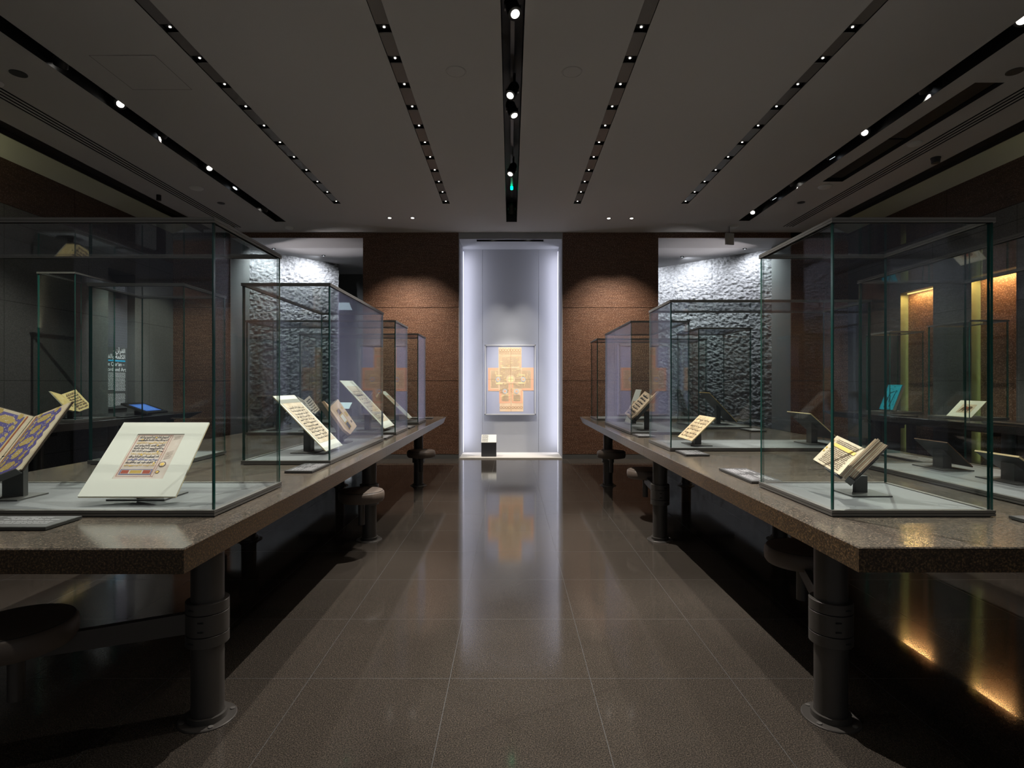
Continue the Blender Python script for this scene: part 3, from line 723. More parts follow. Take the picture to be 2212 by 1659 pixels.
# ------------------------------------------------------------ glass cases
def case(x0, x1, y0, y1, zb, zt, lab, ovx=.0):
    if x0 > x1: x0, x1 = x1, x0
    t = thing('glass_case', ((x0+x1)/2, (y0+y1)/2, zb), lab, 'display case', 'glass display cases on the stone tables')
    s = MB()
    s.box(x0+.012, x1-.012, y0+.012, y1-.012, zb, zb+.004, 1)
    s.box(x0, x1, y0, y1, zb+.004, zb+.0135, 0); s.box(x0+.002, x1-.002, y0+.002, y1-.002, zb+.0135, zb+.0155, 1)
    # upper rim as a frame of four bars
    for a in ((x0,x1,y0,y0+.022),(x0,x1,y1-.022,y1),(x0,x0+.022,y0+.022,y1-.022),(x1-.022,x1,y0+.022,y1-.022)): s.box(*a, zb+.0155, zb+.026, 0)
    s.build('base_frame', ['frame', 'black'], t)
    s = MB(); s.box(x0+.026, x1-.026, y0+.026, y1-.026, zb+.0155, zb+.0235); dk = s.build('deck', 'deck', t)
    s = MB()
    for cx in (x0+.11, x1-.11):
        for cy in (y0+.09, y1-.09): s.ring((cx, cy), .030, .0312, zb+.0239, 28)
    s.build('plug_ring', 'ringline', dk)
    g = .0125; zl = zt-.018; zg = zb+.020; ins = .006
    a0, a1, b0, b1 = x0+ins, x1-ins, y0+ins, y1-ins
    def pane(xa, xb, ya, yb2, za, zbb, ax, nm='glass_pane'):
        m2 = MB(); v = [(xa,ya,za),(xb,ya,za),(xb,yb2,za),(xa,yb2,za),(xa,ya,zbb),(xb,ya,zbb),(xb,yb2,zbb),(xa,yb2,zbb)]
        fs = {'zb':(0,3,2,1),'zt':(4,5,6,7),'y0':(0,1,5,4),'x1':(1,2,6,5),'y1':(2,3,7,6),'x0':(3,0,4,7)}
        for k, f in fs.items(): m2.add(v, [f], 0 if k[0] == ax else 1)
        m2.build(nm, ['glass', 'edge'], t)
    pane(a0, a1, b0, b0+g, zg, zl, 'y'); pane(a0, a1, b1-g, b1, zg, zl, 'y')
    pane(a0, a0+g, b0+g, b1-g, zg, zl, 'x'); pane(a1-g, a1, b0+g, b1-g, zg, zl, 'x')
    pane(x0+.02, x1-.02, y0+.02, y1-.02, zl+.004, zl+.010, 'z', 'top_pane')
    s = MB()
    for a in ((x0,x1,y0,y0+.022),(x0,x1,y1-.022,y1),(x0,x0+.022,y0+.022,y1-.022),(x1-.022,x1,y0+.022,y1-.022)):
        s.box(*a, zl, zl+.007, 0); s.box(a[0]+.002, a[1]-.002, a[2]+.001, a[3]-.001, zl+.007, zl+.0085, 1); s.box(*a, zl+.0085, zt, 0)
    s.build('lid_frame', ['frame', 'black'], t)
    return t
ZC = 1.890; DK = TZ+.0235
case(-2.62, -1.12, 2.10, 2.72, TZ, ZC, 'wide glass case nearest the viewer on the left table holding the white matted page')
case(-2.645, -2.04, 3.47, 3.99, TZ, ZC, 'small square glass case on the outer side of the left table, behind the wide one')
case(-1.68, -1.122, 3.46, 4.92, TZ, ZC, 'long glass case on the aisle side of the left table holding the tall inscribed board')
case(-2.62, -1.13, 5.48, 6.12, TZ, ZC, 'wide glass case on the left table holding the second tall board, third along the aisle')
case(-2.64, -1.145, 6.92, 7.52, TZ, ZC, 'farthest wide glass case on the left table near the veneer wall')
case(1.215, 1.835, 2.10, 2.72, TZ, ZC, 'small square glass case nearest the viewer on the right table holding the open book')
case(2.12, 2.78, 2.10, 3.40, TZ, ZC, 'long glass case at the right picture edge holding two boards seen from behind')
case(1.19, 2.70, 4.15, 4.79, TZ, ZC, 'wide glass case on the right table holding the single parchment leaf')
case(1.19, 1.785, 5.52, 7.02, TZ, ZC, 'long glass case on the aisle side of the right table holding an open book')
case(2.09, 2.69, 6.19, 7.0, TZ, ZC, 'small glass case on the outer side of the right table holding a gilt-edged board')
case(1.19, 2.72, 7.68, 8.28, TZ, ZC, 'farthest wide glass case on the right table near the veneer wall')
case(-5.07, -4.66, 5.94, 6.56, .85, 2.46, 'tall narrow glass case on the dark left wall table holding a gilded open book')
case(5.19, 5.64, 6.28, 6.92, .85, 1.985, 'glass case on the dark right wall table holding the mat with an animal picture')
case(5.19, 5.66, 7.60, 8.12, .85, 1.985, 'glass case on the dark right wall table holding the turquoise tile')

# ------------------------------------------------------------ boards, books and stands
def stand_under(P, U, V, th, zdeck, lab, pw=.075, pd=.05, plate=(.24, .17), back=.5, m='stand', along=.5):
    """post and foot plate below a tilted board P + a*U + b*V"""
    P, U, V = Vector(P), Vector(U), Vector(V); n = U.cross(V).normalized()
    if n.z < 0: n = -n
    c = P+U*along+V*back-n*th; t = thing('display_stand', (c.x, c.y, zdeck), lab, 'display stand', 'grey display stands inside the glass cases')
    ax = abs(U.x) > abs(U.y)
    hx, hy = (pw/2, pd/2) if ax else (pd/2, pw/2)
    v = []
    for x, y in ((-hx,-hy),(hx,-hy),(hx,hy),(-hx,hy)): v.append((c.x+x, c.y+y, zdeck+.006))
    for x, y in ((-hx,-hy),(hx,-hy),(hx,hy),(-hx,hy)):
        z = c.z-(n.x*x+n.y*y)/max(n.z, .25); v.append((c.x+x, c.y+y, z-.0015))
    s = MB(); s.add(v, [(3,2,1,0),(4,5,6,7),(0,1,5,4),(1,2,6,5),(2,3,7,6),(3,0,4,7)]); s.build('post', m, t)
    px, py = (plate if ax else (plate[1], plate[0]))
    s = MB(); s.box(c.x-px/2, c.x+px/2, c.y-py/2, c.y+py/2, zdeck, zdeck+.006); s.build('foot_plate', m, t)
    return t
def board(name, lab, cat, P, U, V, zdeck, th=.006, mats=('white','cream','stand'), page=None, ink=None, rows=8, stand=True, slab_lab=None, inkfn=None, group='manuscript leaves shown on tilted boards', **kw):
    """tilted board: P bottom-left, U along the bottom, V up the slope; page = (u0,u1,v0,v1,material)"""
    P, U, V = Vector(P), Vector(U), Vector(V); n = U.cross(V).normalized()
    if n.z < 0: n = -n
    c = P+U*.5+V*.5; t = thing(name, c, lab, cat, group)
    s = MB(); a = [P, P+U, P+U+V, P+V]; b = [q-n*th for q in a]
    o = (U.cross(V).dot(n) > 0)
    s.add(a, [(0,1,2,3) if o else (3,2,1,0)], 0); s.add(b, [(3,2,1,0) if o else (0,1,2,3)], 2)
    for i in range(4):
        j = (i+1) % 4; s.add([a[i], a[j], b[j], b[i]], [(3,2,1,0) if o else (0,1,2,3)], 1)
    bd = s.build('board', list(mats), t)
    if page:
        u0, u1, v0, v1, pm = page
        s = MB(); s.slab(P+U*u0+V*v0+n*.0016, U*(u1-u0), V*(v1-v0), .0014); pg = s.build('page', pm, t)
        if ink:
            s = MB(); du, dv = (u1-u0), (v1-v0)
            pen(s, P+U*(u0+du*.08)+V*(v1-dv*.08), U*du*.84, -V*dv*.84, rows, lift=.0022, rng=random.Random(sum(map(ord, lab))), **kw); s.build('script', ink, pg)
    if inkfn: inkfn(t, P, U, V, n)
    if stand: stand_under(P, U, V, th, zdeck, slab_lab)
    return t, P, U, V, n

# 1. matted manuscript page in the near left case
def near_page(t, P, U, V, n):
    ps = .245, .78, .215, .825
    def Q(u, v, h=.0): return P+U*u+V*v+n*h
    def W(u): return .245+(u-.33)*1.216
    # window mount: page lies 3 mm lower, with bevelled opening drawn by real edges
    s = MB(); s.slab(Q(ps[0], ps[2], .0014), U*(ps[1]-ps[0]), V*(ps[3]-ps[2]), .0012); Q0 = Q
    def Q(u, v, h=.0): return P+U*W(u)+V*v+n*h
    Uw = U*1.216; pg = s.build('page', 'pale', t)
    s = MB()
    def rct(u0, u1, v0, v1, h, mi): s.add([Q(u0,v0,h), Q(u1,v0,h), Q(u1,v1,h), Q(u0,v1,h)], [(0,1,2,3)], mi)
    for k, mi, w_ in ((0,0,1.0),(1,0,1.0),(2,1,.8),(3,0,1.0),(4,0,1.0),(5,0,1.0),(6,1,.8),(7,0,1.0),(8,2,1.0),(9,0,1.0),(10,1,.8)):
        v = .80-.0385*k; mb = s
        pen(mb, Q(.365, v, 0), Uw*.275, -V*.036, 1, mi=mi, rng=random.Random(40+k), w=.19 if mi != 1 else .15, h=.8, gap=.22, fill=.97, lift=.0021)
    s.build('script', ['ink', 'goldink', 'blueink'], pg)
    s = MB()
    for a in ((.345,.349,.25,.81),(.645,.649,.25,.81),(.665,.668,.24,.81),(.345,.668,.808,.811),(.345,.668,.248,.251)): rct(*a, .0021, 0)
    s.build('ruled_line', 'redink', pg)
    s = MB(); rct(.36,.64,.272,.340,.0022,0); rct(.368,.632,.280,.332,.0024,1); rct(.372,.438,.284,.328,.0026,2); rct(.562,.628,.284,.328,.0026,2); rct(.45,.55,.286,.326,.0026,3)
    s.build('heading_panel', ['blueink', 'pale', 'redink', 'goldink'], pg)
    s = MB()
    def disc(u, v, r, h, mi):
        c = Q(u, v, h); a, b = U.normalized(), V.normalized()
        s.add([c+a*r*math.cos(2*PI*i/24)+b*r*math.sin(2*PI*i/24) for i in range(24)], [tuple(range(24))], mi)
    disc(.70,.405,.0150,.0022,0); disc(.70,.405,.0115,.0026,1); disc(.70,.405,.0085,.003,2); disc(.69,.305,.0085,.0022,0); disc(.69,.305,.006,.0026,2)
    for u, v in ((.40,.745),(.52,.775),(.57,.665),(.60,.575),(.47,.53),(.62,.42),(.42,.385)): disc(u, v, .0042, .0027, 2)
    s.build('roundel', ['brownink', 'pale', 'gold'], pg)
    s = MB()
    for k in range(9): pen(s, Q(.685, .57-.012*k, 0), U*.075+V*.03, -V*.012, 1, w=.12, h=.4, lift=.0021, rng=random.Random(k))
    for k in range(4): pen(s, Q(.69, .79-.012*k, 0), U*.07+V*.02, -V*.012, 1, w=.12, h=.4, lift=.0021, rng=random.Random(k))
    s.build('margin_note', 'brownink', pg)
    # raised window mount around the page
    s = MB(); Q = Q0
    def bar(u0, u1, v0, v1): s.slab(Q(u0, v0, .0042), U*(u1-u0), V*(v1-v0), .0042)
    bar(0, 1, 0, ps[2]); bar(0, 1, ps[3], 1); bar(0, ps[0], ps[2], ps[3]); bar(ps[1], 1, ps[2], ps[3])
    s.build('window_mount', 'white', t)
board('matted_manuscript_page', 'white matted manuscript page with gold roundels in the near left case', 'manuscript page',
      (-1.714, 2.20, .812), (.388, 0, 0), (-.045, .33, .270), DK, th=.004, inkfn=near_page, slab_lab='grey stand under the white matted page in the near left case')

# 2/3. tall boards facing the aisle from the left table
def aisle_board(name, lab, slab, xb, xt, y0, y1, zb, zt, page, ink, rows, mats=('white','cream','stand'), **kw):
    # near edge y0 is the reader's left on the left table, right on the right table
    if xb > xt: P, U = (xb, y0, zb), (0, y1-y0, 0)       # left table: reader faces -x, left hand = -y
    else: P, U = (xb, y1, zb), (0, y0-y1, 0)
    if name == 'outward': pass
    V = (xt-xb, 0, zt-zb)
    return board(name, lab, 'manuscript leaf', P, U, V, DK, page=page, ink=ink, rows=rows, mats=mats, slab_lab=slab, **kw)
aisle_board('inscribed_scroll_board', 'tall cream board with a brown calligraphy leaf, nearest in the long left case', 'grey stand under the nearest tall calligraphy board on the left table',
            -1.25, -1.61, 3.763, 4.137, .805, 1.178, (.06,.94,.14,.86,'scrollp'), 'ink', 11, w=.12, h=.8, step=.8, gap=.3)
aisle_board('inscribed_scroll_board', 'tall white board with a blue-headed calligraphy leaf, farther along the left table', 'grey stand under the blue-headed calligraphy board on the left table',
            -1.26, -1.71, 5.56, 6.02, .815, 1.295, (.10,.90,.12,.88,'scrollp'), 'ink', 8, w=.10, h=.9, step=.9, gap=.3)
aisle_board('inscribed_scroll_board', 'slim white board with a small red leaf in the farthest left case', 'grey stand under the slim board in the farthest left case',
            -1.30, -1.66, 7.12, 7.36, .815, 1.165, (.15,.85,.45,.85,'pinkpage'), 'redink', 6)
aisle_board('parchment_leaf', 'wavy tan parchment leaf with bold dark script in the right wide case', 'grey stand under the parchment leaf on the right table',
            1.38, 1.56, 4.228, 4.583, .826, 1.003, (.0,1.0,.0,1.0,'parch'), 'brownink', 6, mats=('parch','cream','stand'), w=.15, h=.95, gap=.35, step=.9, fill=.95)
aisle_board('white_mounted_leaf', 'upright narrow white mount with a small brown leaf behind the open book', 'grey stand under the narrow white mount on the right table',
            1.40, 1.537, 6.52, 6.82, .80, 1.193, (.25,.75,.25,.65,'pinkpage'), None, 4)
# boards facing away from the aisle, seen from behind
def back_board(lab, slab, xt, xb, y0, y1, zb, zt, mats, page=('pale'), th=.006, nm='manuscript_board'):
    if xb > xt: P, U = (xb, y1, zb), (0, y0-y1, 0)
    else: P, U = (xb, y0, zb), (0, y1-y0, 0)
    return board(nm, lab, 'manuscript board', P, U, (xt-xb, 0, zt-zb), DK, th=th, page=(.08,.92,.08,.92,page), ink=None, mats=mats, slab_lab=slab)
back_board('gilt-edged board seen from behind in the small outer case on the right table', 'grey stand under the gilt-edged board in the small outer case', 2.31, 2.63, 6.45, 6.80, .82, 1.16, ('cream','gold','standdark'))
back_board('cream-edged board seen from behind at the outer end of the wide right case', 'grey stand under the board at the outer end of the wide right case', 2.326, 2.55, 4.30, 4.67, .83, 1.032, ('cream','cream','standdark'), th=.008)
back_board('brown-edged board seen from behind in the long right case, the farther of two', 'grey stand under the brown-edged board in the long right case', 2.40, 2.54, 3.05, 3.30, .806, .94, ('cream','brownink','standdark'), th=.006)
back_board('cream-edged thick board seen from behind in the long right case, the nearer of two', 'grey stand under the cream-edged board at the right picture edge', 2.40, 2.57, 2.62, 2.87, .806, .92, ('cream','cream','standdark'), th=.009)
back_board('dark board seen from behind in the third left case beyond the tall calligraphy board', 'grey stand under the dark board in the third left case', -2.33, -2.52, 5.66, 5.98, .86, 1.06, ('cover','cover','standdark'))

# open books.  Gb gutter bottom, G gutter direction, A/B outer edges relative to gutter
def book(name, lab, Gb, G, A, B, zdeck, ta, tb, mats, stand_lab, inkA=None, inkB=None, rows=10, cover='cover', cradle='stand', stand_c=None, decor=None, wave=False, group='open books on cradles', postw=.05, cthick=.004, lipk=.45):
    Gb, G, A, B = map(Vector, (Gb, G, A, B)); t = thing(name, Gb+G*.5, lab, 'book', group)
    nA = A.cross(G).normalized(); nA = nA if nA.z > 0 else -nA
    nB = B.cross(G).normalized(); nB = nB if nB.z > 0 else -nB
    s = MB()
    for D, n, th in ((A, nA, ta), (B, nB, tb)):
        d = D.normalized(); s.slab(Gb-n*th+d*.001, D*1.02, G, cthick)
    s.build('cover', cover, t)
    blocks = []
    for D, n, th, side in ((A, nA, ta, 0), (B, nB, tb, 1)):
        s = MB(); k = max(1, int(th/.006)); rr = random.Random(side)
        for q in range(k):
            dz = th/k; j = rr.uniform(-.006, .006) if k > 3 else 0
            s.slab(Gb-n*(q*dz)+D*.01+G*.01+G*.0+D*.0, D*(.97)+D.normalized()*j, G*(.97), dz*.86, q % 2)
        blocks.append(s.build('page_block', [mats[side], 'pinkpage'] if k > 1 else mats[side], t))
    for D, n, ink, bl, side in ((A, nA, inkA, blocks[0], 0), (B, nB, inkB, blocks[1], 1)):
        if not ink: continue
        s = MB(); w_ = D if side else D
        # the line runs from the left page's outer edge to the gutter or from the gutter outwards
        pen(s, Gb+G*.92+D*.12+n*.0, D*.76, -G*.84, rows, rng=random.Random(side+5), lift=.0012, w=.26, h=.55, gap=.3); s.build('script', ink, bl)
    if decor: decor(t, Gb, G, A, B, nA, nB, blocks)
    # cradle
    c = Gb+G*.42-nA*(ta+.006); st = thing('book_cradle', (c.x, c.y, zdeck), stand_lab, 'book stand', 'book cradles inside the glass cases')
    s = MB()
    g = G.normalized()
    for D, n, th in ((A, nA, ta), (B, nB, tb)): s.slab(Gb-n*(th+cthick+.0005)-g*.004+G*.0, D*.55, G*.8, .003)
    s.build('cradle_plate', cradle, st)
    s = MB()
    for D, n, th in ((A, nA, ta), (B, nB, tb)):
        d = D.normalized(); O = Gb-n*(th+cthick+.004)-g*.004; s.add([O, O+D*lipk, O+D*lipk+n*.03, O+n*.03, O-g*.003, O+D*lipk-g*.003, O+D*lipk+n*.03-g*.003, O+n*.03-g*.003],
            [(0,1,2,3),(7,6,5,4),(0,4,5,1),(1,5,6,2),(2,6,7,3),(3,7,4,0)])
    s.build('lip', cradle, st)
    base = Gb+G*.45-Vector((0,0,max(ta,tb)+.012)); pc = stand_c if stand_c else (base.x, base.y)
    s = MB(); s.box(pc[0]-postw/2, pc[0]+postw/2, pc[1]-.012, pc[1]+.012, zdeck+.006, base.z+.004); s.build('post', cradle, st)
    s = MB(); s.box(pc[0]-.085, pc[0]+.085, pc[1]-.085, pc[1]+.07, zdeck, zdeck+.006); s.build('foot_plate', cradle, st)
    return t
# small thick book in the near right case
def near_book_decor(t, Gb, G, A, B, nA, nB, blocks):
    s = MB(); o = Gb+G*.66+A*.10+nA*.0018; s.add([o, o+A*.74, o+A*.74+G*.10, o+G*.10], [(0,1,2,3)]); s.build('heading_band', 'gold', blocks[0])
    s = MB()
    for k, v in enumerate((.80,.52,.40)):
        c = Gb+G*v+A*.93+nA*.0018; a, b = A.normalized(), G.normalized()
        s.add([c+a*.006*math.cos(2*PI*i/20)+b*.006*math.sin(2*PI*i/20) for i in range(20)], [tuple(range(20))])
    s.build('roundel', 'goldink', blocks[0])
book('open_book', 'small thick open manuscript book with tan pages in the near right case', (1.42, 2.40, .866), (.117, .0, .115), (-.0, .215, .040), (-.0, -.066, .056), DK, .012, .052, ('vellum', 'vellum'),
     'grey hinged cradle holding the small open book in the near right case', inkA='brownink', rows=17, stand_c=(1.535, 2.44), decor=near_book_decor, wave=True)
# large open book with violet and gold carpet pages in the near left case
def carpet(t, Gb, G, A, B, nA, nB, blocks):
    rr = random.Random(8)
    for D, n, bl in ((A, nA, blocks[0]), (B, nB, blocks[1])):
        s = MB()
        def Q(u, v, h=.0014): return Gb+D*u+G*v+n*h
        # serrated violet field
        N = 14; left = [(.14, v/N) for v in range(1, N)]
        pts = [Q(.16, .06)]
        outer = []
        for k in range(N+1):
            v = .06+.88*k/N; outer.append(Q(.80+(.07 if k % 2 else 0), v))
        pts += outer+[Q(.16, .94)]
        s.add(pts, [tuple(range(len(pts)))], 0); s.build('violet_field', 'pattern', bl)
        s = MB()
        def blob(u, v, ru, rv, h=.0020, seg=12, jag=.25):
            p = [Q(u+ru*math.cos(2*PI*i/seg)*(1-jag*(i % 2)), v+rv*math.sin(2*PI*i/seg)*(1-jag*(i % 2)), h) for i in range(seg)]
            s.add(p, [tuple(range(seg))], 0)
        for row in range(5):
            v = .15+.175*row
            blob(.46, v, .13 if row % 2 else .20, .075 if row % 2 else .062, jag=.12)
            blob(.24, v+.08, .06, .05); blob(.70, v+.08, .07, .05); blob(.24, v-.02, .035, .03); blob(.72, v-.03, .05, .025)
        s.build('gold_ornament', 'patterngold', bl)
        s = MB()
        for _ in range(300):
            u, v = rr.uniform(.18,.78), rr.uniform(.08,.92); r_ = .0016
            c = Q(u, v, .0024); a, b = D.normalized(), G.normalized(); k = rr.randrange(2)
            s.add([c-a*r_-b*r_, c+a*r_-b*r_, c+a*r_+b*r_, c-a*r_+b*r_], [(0,1,2,3)], k)
        s.build('flower_speck', ['pinkpage', 'white'], bl)
        s = MB(); s.add([Q(.10,.04), Q(.12,.04), Q(.12,.96), Q(.10,.96)], [(0,1,2,3)], 0); s.add([Q(.125,.04), Q(.14,.04), Q(.14,.96), Q(.125,.96)], [(0,1,2,3)], 1)
        s.build('ruled_border', ['redink', 'gold'], bl)
book('large_open_book', 'large open book with violet and gold carpet pages at the left picture edge', (-2.149, 2.25, .848), (.0, .26, .27), (.166, 0, .066), (-.20, 0, .055), DK, .006, .006, ('vellum', 'vellum'),
     'grey cradle under the large violet and gold book at the left picture edge', decor=carpet, cradle='stand', stand_c=(-2.105, 2.36), postw=.09, lipk=.97)
# open book in the long left case
def map_page(t, Gb, G, A, B, nA, nB, blocks):
    s = MB()
    def rc(u0, u1, v0, v1, mi, h=.0016): s.add([Gb+A*u0+G*v0+nA*h, Gb+A*u1+G*v0+nA*h, Gb+A*u1+G*v1+nA*h, Gb+A*u0+G*v1+nA*h], [(0,1,2,3)], mi)
    rc(.15,.55,.12,.80,0); rc(.2,.5,.62,.78,1,.002); rc(.2,.5,.36,.58,2,.002); rc(.22,.48,.14,.32,3,.002)
    rc(.70,.85,.68,.76,0); rc(.68,.9,.42,.58,0); rc(.72,.86,.2,.27,1)
    s.build('diagram', ['goldink', 'brownink', 'white', 'ink'], blocks[0])
book('open_diagram_book', 'open book with a brown diagram page between the two tall boards on the left', (-1.312, 4.55, .845), (-.165, 0, .235), (.0, .20, .055), (.0, -.17, .055), DK, .010, .020, ('pinkpage', 'pinkpage'),
     'grey cradle under the open diagram book in the long left case', decor=map_page, cradle='greyblock', stand_c=(-1.40, 4.56), postw=.06, cover='greyblock', cthick=.035)
book('small_open_book', 'small open book with pale ruled pages deep in the third left case', (-2.02, 5.72, .945), (-.11, 0, .15), (.0, .16, .045), (.0, -.18, .045), DK, .008, .008, ('pale', 'pale'),
     'dark cradle under the small pale book in the third left case', inkA='ink', inkB='ink', rows=6, cradle='standdark')
book('open_book', 'open book with tan pages of bold script in the long right case', (1.28, 5.92, .885), (.235, 0, .255), (.0, .34, .045), (.0, -.24, .06), DK, .010, .018, ('pinkpage', 'pinkpage'),
     'dark cradle under the tan open book in the long right case', inkA='ink', rows=7, cradle='standdark', stand_c=(1.42, 5.80), cover='standdark', cthick=.03)
book('dark_open_book', 'dark-backed open book standing in the farthest left case', (-1.9, 7.2, .90), (.16, 0, .18), (.0, .17, .08), (.0, -.17, .08), DK, .008, .008, ('pinkpage', 'pinkpage'),
     'dark cradle under the dark-backed book in the farthest left case', cradle='standdark')
def frame_lines(t, Gb, G, A, B, nA, nB, blocks):
    s = MB()
    def rc(u0, u1, v0, v1, h=.0018): s.add([Gb+A*u0+G*v0+nA*h, Gb+A*u1+G*v0+nA*h, Gb+A*u1+G*v1+nA*h, Gb+A*u0+G*v1+nA*h], [(0,1,2,3)], 0)
    rc(.2,.8,.10,.125); rc(.2,.8,.88,.9); rc(.2,.225,.1,.9); rc(.78,.8,.1,.9); rc(.2,.8,.26,.275); rc(.2,.8,.72,.735)
    s.build('ruled_frame', 'brownink', blocks[0])
book('gilded_open_book', 'open book with bright gilded pages in the tall case by the left wall', (-4.78, 6.14, .948), (-.19, 0, .20), (.0, .21, .055), (.0, -.15, .04), .8735, .010, .008, ('goldpage', 'goldpage'),
     'clear and dark cradle under the gilded book by the left wall', inkA='brownink', rows=7, cover='clear', cradle='standdark', decor=frame_lines)
# turquoise relief tile and mat with an animal, right wall table
def tile_relief(t, P, U, V, n):
    s = MB(); s.slab(P+U*.05+V*.04+n*.004, U*.90, V*.92, .004); fc = s.build('glazed_face', 'turq', t)
    s = MB()
    for a in ((0,1,0,.035),(0,1,.965,1),(0,.045,0,1),(.955,1,0,1)): s.slab(P+U*a[0]+V*a[2]+n*.009, U*(a[1]-a[0]), V*(a[3]-a[2]), .009)
    s.build('raised_rim', 'turq', t)
    s = MB(); L = U.length
    def st(u0, v0, u1, v1, wd=.010):
        a = P+U*u0+V*v0+n*.010; b = P+U*u1+V*v1+n*.010; d = (b-a).normalized(); q = n.cross(d)*wd/2
        s.add([a-q, b-q, b+q, a+q, a-q-n*.006, b-q-n*.006, b+q-n*.006, a+q-n*.006], [(0,1,2,3),(7,6,5,4),(0,4,5,1),(1,5,6,2),(2,6,7,3),(3,7,4,0)])
    st(.28,.08,.36,.66); st(.36,.66,.62,.74); st(.62,.12,.74,.78); st(.2,.3,.28,.5); st(.45,.5,.5,.3)
    s.build('raised_letter', 'turqdark', fc)
    s = MB(); rr = random.Random(2)
    for _ in range(60):
        u, v = rr.uniform(.1,.88), rr.uniform(.06,.92); st(u, v, u+rr.uniform(-.05,.05), v+rr.uniform(.01,.05), .006)
    s.build('scroll_relief', 'turq', fc)
board('turquoise_tile', 'turquoise glazed relief tile standing steeply in a case by the right wall', 'tile', (5.28, 7.95, .90), (0, -.28, 0), (.135, 0, .345), .8735, th=.035, mats=('tilebody','tilebody','tilebody'),
      stand=True, slab_lab='grey stand under the turquoise tile', inkfn=tile_relief, group=None)
def animal(t, P, U, V, n):
    def Q(u, v, h=.0032): return P+U*u+V*v+n*h
    s = MB(); s.slab(Q(.24,.24,.0016), U*.56, V*.52, .0016); pg = s.build('page', 'scrollp', t)
    s = MB()
    body = [(.34,.52),(.38,.60),(.46,.63),(.56,.60),(.62,.64),(.70,.62),(.74,.54),(.70,.44),(.66,.32),(.63,.32),(.62,.42),(.52,.42),(.47,.30),(.44,.30),(.44,.42),(.38,.40),(.33,.30),(.31,.31),(.34,.42)]
    s.add([Q(*p) for p in body], [tuple(range(len(body)))], 0); s.build('animal_figure', 'brownink', pg)
    s = MB(); s.add([Q(.48,.47,.004), Q(.56,.47,.004), Q(.56,.58,.004), Q(.48,.58,.004)], [(0,1,2,3)]); s.build('saddle_patch', 'redink', pg)
board('matted_animal_picture', 'white matted picture of a dark animal in a case by the right wall', 'picture', (5.27, 6.72, .878), (0, -.365, 0), (.175, 0, .185), .8735, th=.004, stand=True,
      slab_lab='grey stand under the matted animal picture', inkfn=animal, group=None)
# tablet kiosk on the dark left table
t = thing('tablet_kiosk', (-4.9, 7.45, .85), 'tilted tablet with a glowing blue screen on the dark left wall table', 'tablet')
P, U, V = Vector((-4.72, 7.23, .885)), Vector((0,.43,0)), Vector((-.355,0,.125)); n = U.cross(V).normalized(); n = n if n.z > 0 else -n
s = MB(); s.slab(P, U, V, .022); s.build('bezel', 'standdark', t)
s = MB(); s.slab(P+U*.14+V*.16+n*.001, U*.72, V*.66, .001); sc_ = s.build('screen', 'screen', t)
s = MB(); pen(s, P+U*.2+V*.74+n*.0012, U*.6, -V*.5, 7, w=.22, h=.4, bowl=False, lift=.0006); s.build('screen_text', 'screenlines', sc_)
s = MB(); s.box(-5.0, -4.86, 7.38, 7.52, .85, .93); s.build('foot', 'standdark', t)

# ------------------------------------------------------------ caption plates lying on the tables
def plate(x0, x1, y0, y1, z, lab, text=None, dirn='x', th=.013):
    t = thing('caption_plate', ((x0+x1)/2, (y0+y1)/2, z), lab, 'label', 'dark caption plates on the tables')
    s = MB(); s.box(x0+.006, x1-.006, y0+.006, y1-.006, z, z+.003, 1); s.box(x0, x1, y0, y1, z+.003, z+th, 0); s.build('plate', ['standdark','black'], t)
    s = MB(); s.box(x0+.004, x1-.004, y0+.004, y1-.004, z+th, z+th+.0008); fc = s.build('face', 'label', t)
    s = MB(); rr = random.Random(int(abs(x0*100+y0*37)))
    zz = z+th+.0009; W, H = x1-x0, y1-y0
    if dirn == 'x':
        for a, b in ((.05,.46),(.54,.95)):
            pen(s, (x0+W*a, y1-H*.10, zz), (W*(b-a),0,0), (0,-H*.30,0), 3, rng=rr, w=.30, h=.35, fill=.6, bowl=False, gap=.3, lift=.0003)
            pen(s, (x0+W*a, y1-H*.47, zz), (W*(b-a),0,0), (0,-H*.26,0), 3, rng=rr, w=.26, h=.35, fill=.95, bowl=False, gap=.25, lift=.0003)
        s.add([(x0+W*.495, y0+.01, zz+.0003), (x0+W*.499, y0+.01, zz+.0003), (x0+W*.499, y1-.01, zz+.0003), (x0+W*.495, y1-.01, zz+.0003)], [(0,1,2,3)])
    else:
        lft = dirn == '-y'    # read by someone in the aisle
        for a, b in ((.08,.47),(.53,.92)):
            if x0 < 0: O, Uv, Vv = (x0+W*.10, y0+H*a, zz), (0, H*(b-a), 0), (W*.36, 0, 0); O2 = (x0+W*.52, y0+H*a, zz)
            else: O, Uv, Vv = (x1-W*.10, y1-H*a, zz), (0, -H*(b-a), 0), (-W*.36, 0, 0); O2 = (x1-W*.52, y1-H*a, zz)
            pen(s, O, Uv, Vv, 3, rng=rr, w=.30, h=.35, fill=.6, bowl=False, gap=.3, lift=.0003)
            pen(s, O2, Uv, Vv, 4, rng=rr, w=.28, h=.35, fill=.95, bowl=False, gap=.25, lift=.0003)
    s.build('lettering', 'plateink', fc)
plate(-2.16, -1.595, 1.905, 2.068, TZ, 'dark caption plate before the wide front case at the left picture edge', dirn='x')
plate(-1.275, -1.118, 3.13, 3.44, TZ, 'dark caption plate before the long left case near the aisle edge', dirn='y')
plate(-1.27, -1.13, 5.05, 5.36, TZ, 'small dark caption plate between the second and third left aisle cases', dirn='y')
plate(-1.28, -1.13, 6.25, 6.58, TZ, 'small dark caption plate between the third and farthest left cases', dirn='y')
